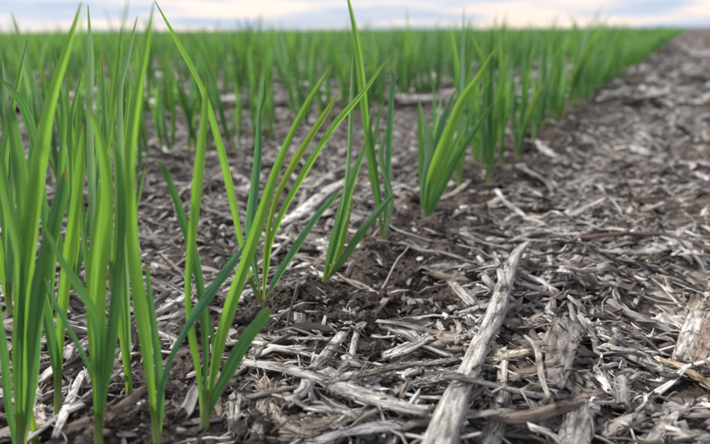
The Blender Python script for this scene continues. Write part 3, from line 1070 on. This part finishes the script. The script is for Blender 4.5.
traced('frayed_strand', [(500, 266, 5), (484, 271, 4), (466, 277, 2)], 0.5, PALE, 904, None, None, root, mid, m=12, rough=0.2, rise=[0.003, 0.001])
traced('bark_ring', [(458, 375, 5), (467, 370, 6), (479, 369, 5)], 0.5, (0.3, 0.27, 0.25), 905, None, None, root, mid, m=10, rough=0.2, rise=[0.0, 0.0])

# ------------------------------------------------------------------ wheat
TINT = {'b': (0.190, 0.405, 0.080), 'm': (0.135, 0.325, 0.100), 'd': (0.074, 0.205, 0.085), 't': (0.085, 0.235, 0.150), 'g': (0.190, 0.345, 0.260), 'y': (0.210, 0.340, 0.060)}


def leaf_geo(P, W, S, fold, ncol=5):
    """leaf blade: centre line P (m,3), widths W (m), side vectors S (m,3)."""
    m = len(P)
    T = np.gradient(P, axis=0)
    T /= np.linalg.norm(T, axis=1)[:, None] + 1e-12
    S = S - (S * T).sum(1)[:, None] * T
    S /= np.linalg.norm(S, axis=1)[:, None] + 1e-12
    N = np.cross(T, S)
    v = np.linspace(-1, 1, ncol)
    V = P[:, None] + S[:, None] * (v[None, :, None] * (W / 2)[:, None, None]) + N[:, None] * ((np.abs(v) ** 1.1)[None, :, None] * (fold * W / 2)[:, None, None])
    i = np.arange(m * ncol).reshape(m, ncol)
    q = np.stack([i[:-1, :-1], i[:-1, 1:], i[1:, 1:], i[1:, :-1]], -1).reshape(-1, 4)
    u = np.concatenate([[0], np.cumsum(np.linalg.norm(np.diff(P, axis=0), axis=1))])
    u /= u[-1]
    return V.reshape(-1, 3), q, u, v


def leaf_attrs(u, v, tint, rnd):
    lcv = np.zeros((len(u), len(v), 3))
    lcv[..., 0] = u[:, None]
    lcv[..., 1] = v[None]
    lcv[..., 2] = rnd
    nv = len(u) * len(v)
    return {'pc': ('FLOAT_COLOR', np.repeat(rgba(np.array([tint])), nv, 0)), 'lc': ('FLOAT_VECTOR', lcv.reshape(-1, 3))}


def rodrigues(v, k, a):
    a = np.asarray(a)[:, None]
    return v * np.cos(a) + np.cross(k, v) * np.sin(a) + k * (k * v).sum(1)[:, None] * (1 - np.cos(a))


def stem_mesh(P, R, tint, rnd):
    m, ring = len(P), 8
    T = np.gradient(P, axis=0)
    T /= np.linalg.norm(T, axis=1)[:, None]
    S = np.cross(T, [0.3, 1, 0.1])
    S /= np.linalg.norm(S, axis=1)[:, None]
    N = np.cross(T, S)
    a = np.linspace(0, 2 * math.pi, ring, endpoint=False)
    V = P[:, None] + R[:, None, None] * (np.cos(a)[None, :, None] * S[:, None] + np.sin(a)[None, :, None] * N[:, None])
    q = []
    for i in range(m - 1):
        for j in range(ring):
            k = (j + 1) % ring
            q.append((i * ring + j, i * ring + k, (i + 1) * ring + k, (i + 1) * ring + j))
    u = np.linspace(0, 0.16, m)
    att = leaf_attrs(u, np.linspace(-1, 1, ring), tint, rnd)
    return build_mesh('stem', V.reshape(-1, 3), [np.array(q)], M_LEAF, att)


hrng = np.random.default_rng(5)


def hero(base, label, leaves, stem_h=0.026, stem_r=0.0017):
    bx_, by_ = base
    z = 0.0
    for _ in range(4):
        B = ground_at(bx_, by_, z)
        z = float(ground_h(np.array(B[0]), np.array(B[1]))) - 0.001
    B[2] = z
    nh = np.array([B[0], B[1], 0.0]) - np.array([CAMP[0], CAMP[1], 0])
    d0 = np.linalg.norm(nh)
    nh /= d0
    root = link('wheat_seedling', None, label=label, cat='seedling', group='wheat seedlings of the front row', loc=B)
    first = None
    for li, lf in enumerate(leaves):
        tint, pts = lf[0], lf[1]
        lean = lf[2] if len(lf) > 2 else hrng.normal(0, 0.010)
        tw = lf[3] if len(lf) > 3 else hrng.uniform(-0.55, 0.55)
        pts = np.array(pts, float)
        off = pts[0, :2] - np.array(base)
        pts[0, :2] = np.array(base) + np.clip(off, -5, 5)
        s = np.linspace(0, 1, len(pts))
        P, W = [], []
        for (a, b, w), si in zip(pts, s):
            r = ray(a, b)
            dd = d0 + lean * si ** 1.6 + 0.0015 * math.sin(li * 2.4)
            t = dd / (r @ nh)
            q = CAMP + r * t
            P.append(q)
            W.append(w * t / FPX * 0.70)
        P = np.array(P)
        P[0] = P[0] * 0.3 + (B + np.array([0, 0, 0.001])) * 0.7
        W = np.array(W)
        m = 30
        Pm = catmull(P, m)
        Wm = np.maximum(catmull(np.stack([W, W * 0, W * 0], 1), m)[:, 0], 0.00025)
        us = np.linspace(0, 1, m)
        Wm = Wm * np.interp(us, [0, 0.06, 0.2, 1], [0.5, 0.55, 1, 1])
        ph = hrng.uniform(0, 6.3, 3)
        Pm = Pm + nh * (0.0016 * np.sin(us * 7 + ph[0]) * us)[:, None]
        Wm = Wm * (1 + 0.05 * np.sin(us * 17 + ph[1]) + 0.04 * np.sin(us * 31 + ph[2]))
        V_view = Pm - CAMP
        T = np.gradient(Pm, axis=0)
        T /= np.linalg.norm(T, axis=1)[:, None]
        S = np.cross(T, V_view)
        S /= np.linalg.norm(S, axis=1)[:, None]
        S = rodrigues(S, T, np.linspace(tw * 0.3, tw, m))
        Wm = Wm / np.maximum(np.cos(np.linspace(tw * 0.3, tw, m)), 0.5)
        V, F, u, v = leaf_geo(Pm, Wm, S, hrng.uniform(0.35, 0.8) * (-1 if hrng.random() < 0.75 else 1), 7)
        base_t = np.array(TINT[tint]) * hrng.uniform(0.88, 1.14)
        me = build_mesh('leaf', V - B, F, M_LEAF, leaf_attrs(u, v, base_t, hrng.uniform(0, 50)))
        link('leaf', me, parent=root)
        if first is None:
            first = Pm
    # sheath tube hugging the first leaf's foot
    k = max(4, int(np.searchsorted(first[:, 2], B[2] + stem_h)))
    k = min(k, 12)
    Pst = first[:k].copy()
    Pst[0] = B - np.array([0, 0, 0.004])
    Pst = catmull(Pst, 8)
    me = stem_mesh(Pst - B, np.linspace(stem_r, stem_r * 0.75, 8), (0.15, 0.25, 0.05), 0.3)
    link('stem', me, parent=root)
    return root


hero((20, 462), 'leftmost wheat seedling, with broad blades running off the bottom edge', [
    ('b', [(18, 462, 10), (20, 390, 16), (22, 310, 19), (31, 225, 20), (42, 150, 16), (54, 90, 12), (68, 45, 8), (81, 2, 1)], 0.01, 0.15),
    ('d', [(24, 462, 10), (29, 400, 16), (33, 340, 18), (38, 290, 18), (46, 250, 18), (56, 210, 17), (63, 182, 11), (66, 172, 3)], -0.012, -0.25),
    ('m', [(16, 462, 6), (19, 380, 8), (22, 300, 10), (24, 230, 13), (20, 170, 16), (12, 122, 14), (7, 103, 9), (4, 97, 2)], 0.02, 0.2),
    ('m', [(20, 462, 6), (20, 340, 8), (19, 260, 10), (9, 212, 12), (0, 165, 11), (-9, 125, 3)], 0.012, 0.3),
    ('d', [(14, 462, 6), (8, 400, 9), (4, 350, 9), (-3, 305, 7), (-9, 270, 1)], -0.01, 0.2),
])
hero((36, 447), 'tiny yellow green wheat sprout between the two leftmost seedlings', [
    ('y', [(36, 447, 5), (34, 430, 7), (32, 416, 5), (31, 402, 1)]),
], 0.006)
hero((50, 345), 'wheat seedling mostly hidden behind the leftmost one, arching left', [
    ('d', [(50, 345, 4), (46, 240, 7), (39, 165, 10), (28, 118, 10), (15, 93, 8), (0, 79, 2)], 0.0, 0.2),
    ('m', [(50, 345, 4), (54, 260, 7), (60, 190, 8), (64, 120, 7), (58, 70, 5), (52, 45, 1)], 0.02),
    ('m', [(50, 345, 4), (62, 280, 6), (72, 200, 6), (70, 130, 6), (78, 90, 4), (84, 62, 1)], 0.02),
])
hero((10, 318), 'wheat seedling half cut by the left edge, behind the leftmost one', [
    ('m', [(10, 318, 4), (6, 250, 8), (3, 180, 9), (10, 120, 8), (20, 70, 5), (27, 40, 1)], 0.01),
    ('d', [(10, 318, 4), (16, 260, 8), (27, 200, 9), (33, 140, 7), (30, 95, 1)], 0.01),
    ('g', [(10, 318, 4), (10, 240, 7), (14, 160, 7), (6, 100, 6), (2, 55, 1)], 0.015),
    ('b', [(10, 318, 4), (2, 270, 8), (-6, 220, 7), (-12, 180, 2)], 0.0),
])
hero((74, 312), 'slender wheat seedling behind the second one from left', [
    ('m', [(74, 312, 4), (72, 250, 7), (66, 180, 8), (58, 120, 7), (46, 75, 1)], 0.01),
    ('b', [(74, 312, 4), (77, 240, 7), (76, 170, 8), (68, 110, 6), (66, 60, 1)], 0.015),
    ('t', [(74, 312, 4), (82, 250, 7), (94, 190, 8), (100, 130, 6), (108, 85, 1)], 0.01),
    ('d', [(74, 312, 4), (66, 270, 8), (54, 225, 8), (42, 195, 2)], -0.005),
])
hero((112, 300), 'slender wheat seedling behind the thin grey blades, left of the tallest blade', [
    ('m', [(112, 300, 4), (110, 240, 7), (104, 170, 8), (108, 110, 6), (116, 62, 1)], 0.01),
    ('b', [(112, 300, 4), (116, 240, 7), (118, 180, 7), (126, 120, 6), (131, 75, 1)], 0.01),
    ('d', [(112, 300, 4), (120, 255, 7), (136, 205, 8), (146, 165, 1)], 0.004),
])
hero((58, 430), 'wheat seedling, second from left, with pale thick foot and folded dark lower leaf', [
    ('b', [(58, 430, 7), (58, 385, 7), (60, 340, 10), (63, 300, 12), (68, 255, 13), (74, 210, 13), (79, 170, 11), (82, 142, 7), (84, 123, 1)], 0.005, 0.3),
    ('d', [(58, 430, 6), (58, 385, 8), (53, 350, 13), (46, 315, 12), (41, 288, 8), (37, 262, 1)], -0.006, -0.35),
], 0.032, 0.0016)
hero((97, 448), 'bright bushy wheat seedling just left of the tallest blade', [
    ('b', [(97, 448, 7), (98, 400, 10), (99, 345, 14), (100, 290, 15), (104, 240, 17), (107, 190, 15), (101, 146, 11), (94, 120, 7), (87, 104, 1)], 0.006, 0.1),
    ('d', [(99, 448, 6), (103, 400, 10), (109, 355, 14), (115, 300, 14), (119, 255, 12), (121, 210, 11), (120, 172, 9), (117, 150, 7), (111, 140, 2)], -0.008, -0.35),
    ('d', [(97, 448, 6), (99, 390, 7), (99, 350, 10), (95, 316, 11), (82, 290, 10), (66, 267, 9), (54, 246, 6), (45, 228, 1)], -0.004, 0.35),
    ('t', [(97, 448, 5), (96, 395, 5), (88, 365, 6), (72, 334, 6), (56, 305, 5), (44, 276, 1)], 0.004),
    ('b', [(95, 448, 5), (93, 360, 8), (90, 295, 9), (95, 235, 10), (103, 180, 8), (111, 130, 5), (118, 95, 1)], 0.012, 0.3),
], 0.024, 0.0017)
hero((130, 406), 'slim wheat seedling behind the bright bushy one, with thin grey blades', [
    ('m', [(130, 406, 4), (127, 350, 7), (124, 290, 8), (121, 230, 8), (117, 160, 7), (113, 112, 6), (117, 72, 5), (122, 28, 1)], 0.01),
    ('g', [(130, 406, 4), (129, 340, 6), (126, 250, 7), (122, 160, 8), (121, 92, 6), (129, 55, 5), (138, 16, 1)], 0.016),
    ('b', [(130, 406, 5), (127, 370, 7), (122, 330, 8), (119, 290, 7), (116, 250, 2)], -0.004),
])
hero((96, 335), 'wheat seedling with one narrow grey blade rising above the horizon at left', [
    ('g', [(96, 335, 4), (94, 260, 7), (92, 190, 9), (90, 125, 9), (91, 65, 8), (90, 35, 5), (88, 5, 1)], 0.0, 0.2),
    ('m', [(96, 335, 4), (103, 250, 7), (108, 170, 8), (104, 100, 7), (102, 60, 1)], 0.02),
    ('m', [(96, 335, 4), (88, 270, 7), (80, 190, 7), (78, 120, 6), (80, 70, 1)], 0.02),
])
hero((158, 446), 'wheat seedling with the tallest bright blade, tip touching the sky', [
    ('b', [(157, 446, 8), (153, 400, 12), (147, 350, 15), (140, 300, 17), (134, 255, 16), (131, 200, 15), (131, 150, 14), (137, 100, 12), (146, 50, 8), (154, 1, 1)], 0.004, 0.15),
    ('d', [(160, 446, 6), (161, 405, 9), (158, 355, 9), (152, 310, 9), (147, 265, 3)], 0.003, 0.3),
    ('t', [(158, 446, 5), (160, 395, 7), (172, 356, 8), (186, 330, 9), (200, 308, 13), (220, 279, 14), (234, 257, 9), (245, 242, 1)], 0.006, -0.3),
], 0.020, 0.0016)
hero((203, 430), 'wheat seedling of the left clump with a broad dark leaf bent over at right', [
    ('b', [(203, 430, 8), (211, 385, 12), (220, 340, 15), (232, 300, 17), (246, 260, 17), (260, 220, 15), (273, 180, 12), (288, 142, 9), (307, 104, 8), (332, 63, 1)], 0.012, 0.15),
    ('b', [(203, 430, 7), (199, 375, 10), (191, 330, 9), (188, 290, 9), (192, 240, 12), (197, 190, 13), (202, 140, 12), (205, 105, 8), (207, 76, 1)], 0.006, -0.1),
    ('d', [(204, 430, 8), (214, 398, 13), (228, 372, 17), (244, 342, 18), (256, 324, 17), (264, 313, 14), (269, 308, 8)], -0.014, -0.3),
    ('d', [(203, 430, 5), (206, 355, 9), (202, 297, 12), (195, 257, 13), (184, 222, 12), (174, 191, 10), (165, 169, 8), (157, 159, 3)], 0.01, 0.3),
    ('t', [(203, 430, 4), (212, 380, 5), (214, 350, 6), (208, 318, 6), (204, 296, 1)], 0.008),
], 0.018, 0.0021)
hero((263, 306), 'many bladed wheat seedling between left clump and middle seedling', [
    ('b', [(262, 306, 4), (251, 280, 6), (241, 243, 8), (232, 200, 10), (222, 155, 10), (211, 116, 9), (200, 84, 7), (180, 46, 6), (155, 1, 1)], -0.01, 0.25),
    ('t', [(263, 306, 5), (275, 281, 9), (295, 249, 10), (316, 217, 9), (331, 200, 7), (340, 190, 1)], -0.012, 0.1),
    ('t', [(262, 306, 4), (255, 270, 9), (250, 230, 14), (254, 190, 13), (258, 150, 10), (259, 116, 5), (263, 96, 8), (264, 80, 2)], 0.01, 0.2),
    ('b', [(264, 306, 4), (267, 270, 6), (270, 245, 7), (281, 216, 9), (298, 184, 10), (318, 150, 9), (338, 121, 10), (364, 91, 6), (388, 57, 1)], 0.006, 0.3),
    ('y', [(263, 306, 3), (265, 260, 6), (272, 212, 7), (285, 180, 9), (303, 148, 10), (322, 119, 9), (339, 94, 2)], 0.012, -0.2),
], 0.022, 0.0015)
hero((323, 292), 'lone middle wheat seedling rooted in bare soil, broad dark blades', [
    ('m', [(323, 292, 7), (329, 264, 14), (338, 230, 16), (347, 196, 14), (356, 170, 10), (364, 150, 5), (368, 136, 1)], 0.006, 0.1),
    ('y', [(326, 291, 4), (337, 262, 6), (344, 235, 6), (349, 214, 4), (353, 198, 1)], -0.003),
    ('d', [(327, 290, 4), (340, 264, 9), (357, 237, 12), (375, 215, 11), (389, 200, 6), (396, 193, 1)], 0.01, -0.2),
    ('g', [(325, 291, 4), (340, 225, 5), (348, 165, 6), (351, 110, 7), (353, 54, 1)], 0.012, 0.2),
], 0.014, 0.0016)
hero((383, 244), 'wheat seedling just beyond the lone middle one, one blade crossing the sky', [
    ('b', [(383, 244, 4), (379, 205, 6), (371, 165, 8), (365, 115, 10), (360, 66, 10), (354, 26, 7), (345, -14, 1)], 0.004, 0.1),
    ('t', [(384, 244, 5), (387, 195, 9), (389, 145, 9), (391, 105, 8), (393, 80, 7), (391, 69, 2)], 0.006, 0.1),
    ('d', [(383, 244, 4), (377, 185, 7), (371, 145, 7), (369, 124, 6), (374, 109, 2)], 0.01),
    ('m', [(383, 244, 4), (378, 205, 7), (370, 168, 7), (376, 130, 6), (384, 100, 1)], 0.012),
    ('g', [(384, 244, 4), (392, 200, 6), (381, 160, 8), (386, 135, 7), (396, 112, 1)], 0.01),
], 0.016, 0.0014)
hero((425, 227), 'bushy wheat seedling at the end of bare soil, wide bright blade leaning right', [
    ('b', [(425, 227, 7), (428, 192, 11), (436, 166, 16), (446, 141, 17), (454, 120, 14), (463, 99, 11), (478, 78, 8), (495, 48, 1)], 0.006, 0.1),
    ('d', [(428, 226, 5), (438, 197, 9), (452, 168, 12), (468, 142, 11), (484, 118, 7), (493, 102, 1)], 0.002, -0.25),
    ('t', [(424, 227, 4), (427, 190, 7), (433, 160, 9), (440, 131, 10), (448, 108, 8), (455, 91, 2)], 0.012, 0.2),
    ('m', [(424, 227, 5), (422, 180, 9), (421, 142, 9), (419, 105, 2)], 0.01),
    ('g', [(425, 227, 4), (423, 185, 7), (428, 150, 8), (424, 120, 6), (418, 98, 1)], 0.016),
    ('m', [(427, 227, 5), (434, 195, 8), (446, 165, 9), (462, 130, 6), (470, 112, 1)], 0.02),
], 0.016, 0.0019)

# ---- generic seedlings along the rows
def make_leaf_curve(r, shoot_dir, h, first):
    az = r.uniform(0, 2 * math.pi)
    lean = abs(r.normal(0.13, 0.17)) + 0.04
    L = h * r.uniform(0.72, 1.08) * (0.85 if first else 1)
    t = np.linspace(0, 1, 9)
    ang = lean * t ** 0.8 + (r.random() < 0.5) * r.uniform(0.4, 2.2) * np.clip(t - 0.55, 0, 1) ** 1.5 * 2 + r.uniform(-0.1, 0.25) * t ** 2
    dz, dr = np.cos(ang), np.sin(ang)
    step = L / 8
    z = np.concatenate([[0], np.cumsum(dz[:-1] * step)])
    rr = np.concatenate([[0], np.cumsum(dr[:-1] * step)])
    P = np.stack([rr * math.cos(az), rr * math.sin(az), z], -1)
    P[:, 0] += shoot_dir[0] * t * 0.02
    P[:, 1] += shoot_dir[1] * t * 0.02
    W = r.uniform(0.0036, 0.0068) * np.interp(t, [0, 0.12, 0.4, 0.65, 0.88, 1], [0.42, 0.6, 1.0, 0.92, 0.45, 0.05])
    side = np.array([-math.sin(az), math.cos(az), 0])
    tw = r.normal(0, 0.8)
    return P, W, side, tw


TK = ['b', 'm', 'd', 't', 'g', 'y']
proto = []
prng = np.random.default_rng(21)
for k in range(16):
    shoots = prng.integers(1, 3)
    leaves, stems = [], []
    for s in range(shoots):
        off = prng.normal(0, 0.004, 2)
        sdir = prng.normal(0, 0.5, 2)
        h = prng.uniform(0.125, 0.175)
        for q in range(prng.integers(3, 5)):
            P, W, side, tw = make_leaf_curve(prng, sdir, h * (1 if q else 0.8), q == 0)
            P = P + np.array([off[0], off[1], 0])
            tint = np.array(TINT[prng.choice(TK, p=[0.22, 0.34, 0.12, 0.14, 0.14, 0.04])]) * prng.uniform(0.85, 1.15)
            leaves.append((P, W, side, tw, tint, prng.uniform(0, 50)))
        stems.append((off, sdir))
    proto.append((leaves, stems))


def leaf_lod(lf, m, ncol):
    P, W, side, tw, tint, rnd = lf
    Pm = catmull(P, m)
    Wm = np.maximum(np.interp(np.linspace(0, 1, m), np.linspace(0, 1, len(W)), W), 0.0002)
    T = np.gradient(Pm, axis=0)
    T /= np.linalg.norm(T, axis=1)[:, None]
    S = rodrigues(np.repeat(side[None], m, 0), T, np.linspace(0, tw, m))
    V, F, u, v = leaf_geo(Pm, Wm, S, 0.3, ncol)
    return V, F, leaf_attrs(u, v, tint, rnd)


proto_parts = []
for leaves, stems in proto:
    parts = []
    for lf in leaves:
        V, F, at = leaf_lod(lf, 12, 3)
        parts.append(('leaf', build_mesh('leaf', V, F, M_LEAF, at)))
    for off, sdir in stems:
        z = np.linspace(-0.004, 0.026, 5)
        t = np.linspace(0, 0.15, 5)
        P = np.stack([off[0] + sdir[0] * 0.02 * t, off[1] + sdir[1] * 0.02 * t, z], -1)
        parts.append(('stem', stem_mesh(P, np.linspace(0.0016, 0.0012, 5), (0.15, 0.25, 0.05), 0.4)))
    proto_parts.append(parts)

# where they stand
plants = []
frng = np.random.default_rng(33)
s_front = [row_coords(*ground_at(a, b)[:2])[0] for a, b in ((425, 227),)][0]
s = s_front + 0.085
while s < 34:                                   # rest of the front row
    plants.append((0, s, frng.normal(0.0, 0.014)))
    s += frng.uniform(0.006, 0.026) if s < 6 else frng.uniform(0.04, 0.09)
for r_i in range(1, 120):
    p0 = -r_i * ROW_GAP
    s = -8.0
    while s < 60:
        q = ROW1 + U * s + NRM * p0
        d = math.hypot(q[0], q[1])
        ang = math.degrees(math.atan2(q[0], q[1]))
        if q[1] > 0.02 and -64 < ang < 46 and d < 45:
            plants.append((r_i, s, p0 + frng.normal(0, 0.013)))
        s += (frng.uniform(0.006, 0.022) if d < 5 else (frng.uniform(0.04, 0.10) if d < 12 else frng.uniform(0.10, 0.26)))
PL = []
for r_i, s, p in plants:
    q = ROW1 + U * s + NRM * p
    PL.append((r_i, q[0], q[1], s))
PL = np.array(PL)
PL = PL[(PL[:, 2] > 0.02) | (PL[:, 0] == 0)]
# misses and thin stretches along the drill rows
gapn = vnoise(PL[:, 3] * 7.0 + PL[:, 0] * 17.3, PL[:, 0] * 5.1, 51)
thin = fbm(PL[:, 1] * 0.9, PL[:, 2] * 0.9, 61)
PL = PL[(gapn > np.where(PL[:, 0] < 3, 0.12, 0.26 + 0.2 * (thin < 0.42))) | (frng.random(len(PL)) < 0.15) | ((PL[:, 0] == 0) & (PL[:, 3] > s_front + 0.2))]
pz = ground_h(PL[:, 1], PL[:, 2])
dist = np.hypot(PL[:, 1], PL[:, 2])
pp = to_pix(np.stack([PL[:, 1], PL[:, 2], pz + 0.06], -1))
inview = (pp[:, 0] > -5) & (pp[:, 0] < 715) & (pp[:, 1] < 440) & (PL[:, 2] > 0.1)
rank = np.where(inview, dist, 1e6)
order = np.argsort(rank)
near_ids = set(order[:283].tolist())
var = frng.integers(0, 16, len(PL))
rot = frng.uniform(0, 2 * math.pi, len(PL))
scl = frng.uniform(0.72, 1.10, len(PL)) + 0.25 * frng.random(len(PL)) ** 3
scl = scl * np.where(PL[:, 0] == 0, 0.86, 1.0) * (0.8 + 0.4 * fbm(PL[:, 1] * 1.7, PL[:, 2] * 1.7, 71))
# in the photo the row behind stands clear of the front seedlings
ROWN = ['front', 'second', 'third', 'fourth', 'fifth', 'sixth', 'seventh', 'eighth']


def col_words(px):
    for lim, w in ((60, 'behind the leftmost seedling'), (125, 'behind the bright bushy seedling'), (190, 'behind the tallest bright blade'), (255, 'behind the left clump'),
                   (330, 'behind the slanting blades left of centre'), (410, 'behind the lone middle seedling'), (500, 'behind the wide leaning bright blade'), (590, 'where the front row recedes'), (999, 'near the far right end of the rows')):
        if px < lim:
            return w


wheat_todo = []
for i in sorted(near_ids, key=lambda k: rank[k]):
    rI = int(PL[i, 0])
    px = pp[i, 0]
    if rI == 0:
        grp = 'wheat seedlings of the front row'
        lab = 'blurred front row wheat seedling ' + ('beyond the wide leaning blade' if px < 500 else ('beside the white blurred chip' if px < 560 else col_words(px)))
    else:
        rn = ROWN[rI] if rI < len(ROWN) else 'far'
        grp = f'wheat seedlings of the {rn} row'
        lab = f'blurred {rn} row wheat seedling {col_words(px)}'
    root = link('wheat_seedling', None, cat='seedling', group=grp, loc=(PL[i, 1], PL[i, 2], pz[i]))
    root.rotation_euler = (0, 0, rot[i])
    root.scale = (scl[i],) * 3
    wheat_todo.append((root, px, lab))
    for pn, me in proto_parts[var[i]]:
        link(pn, me, parent=root)


single_out(wheat_todo)


def plant_mass(name, ids, m, ncol, step, label, wide=1.0):
    Vs, Fs, Cs, Ls, o = [], [], [], [], 0
    for k in range(16):
        sel = [i for i in ids if var[i] == k]
        if not sel:
            continue
        sel = np.array(sel)
        bv, bf, bc, bl, oo = [], [], [], [], 0
        for li, lf in enumerate(proto[k][0]):
            if li % step:
                continue
            lf2 = (lf[0], lf[1] * wide, *lf[2:])
            V, F, at = leaf_lod(lf2, m, ncol)
            bv.append(V)
            bf.append(F + oo)
            bc.append(at['pc'][1])
            bl.append(at['lc'][1])
            oo += len(V)
        bv, bf, bc, bl = map(np.concatenate, (bv, bf, bc, bl))
        c, s_ = (np.cos(rot[sel]) * scl[sel])[:, None], (np.sin(rot[sel]) * scl[sel])[:, None]
        X = bv[None, :, 0] * c - bv[None, :, 1] * s_ + PL[sel, 1][:, None]
        Y = bv[None, :, 0] * s_ + bv[None, :, 1] * c + PL[sel, 2][:, None]
        Z = bv[None, :, 2] * scl[sel][:, None] + pz[sel][:, None]
        Vs.append(np.stack([X, Y, Z], -1).reshape(-1, 3))
        Fs.append((bf[None] + (o + np.arange(len(sel)) * len(bv))[:, None, None]).reshape(-1, 4))
        Cs.append(np.tile(bc, (len(sel), 1)))
        Ls.append(np.tile(bl, (len(sel), 1)))
        o += len(sel) * len(bv)
    me = build_mesh(name, np.concatenate(Vs), np.concatenate(Fs), M_LEAF, {'pc': ('FLOAT_COLOR', np.concatenate(Cs)), 'lc': ('FLOAT_VECTOR', np.concatenate(Ls))})
    link(name, me, label=label, kind='stuff')


others = [i for i in range(len(PL)) if i not in near_ids]
plant_mass('wheat_rows', [i for i in others if dist[i] < 4.5], 6, 3, 1, 'dense blurred rows of young wheat in the middle distance')
plant_mass('distant_wheat', [i for i in others if dist[i] >= 4.5 and dist[i] < 12], 5, 2, 1, 'green band of young wheat towards the horizon', 1.2)
plant_mass('horizon_wheat', [i for i in others if dist[i] >= 12], 4, 2, 2, 'thin green line of wheat along the horizon', 2.2)
print('PLANTS', len(PL), 'near', len(near_ids), 'tris', sum(len(m.polygons) for m in bpy.data.meshes) * 2)
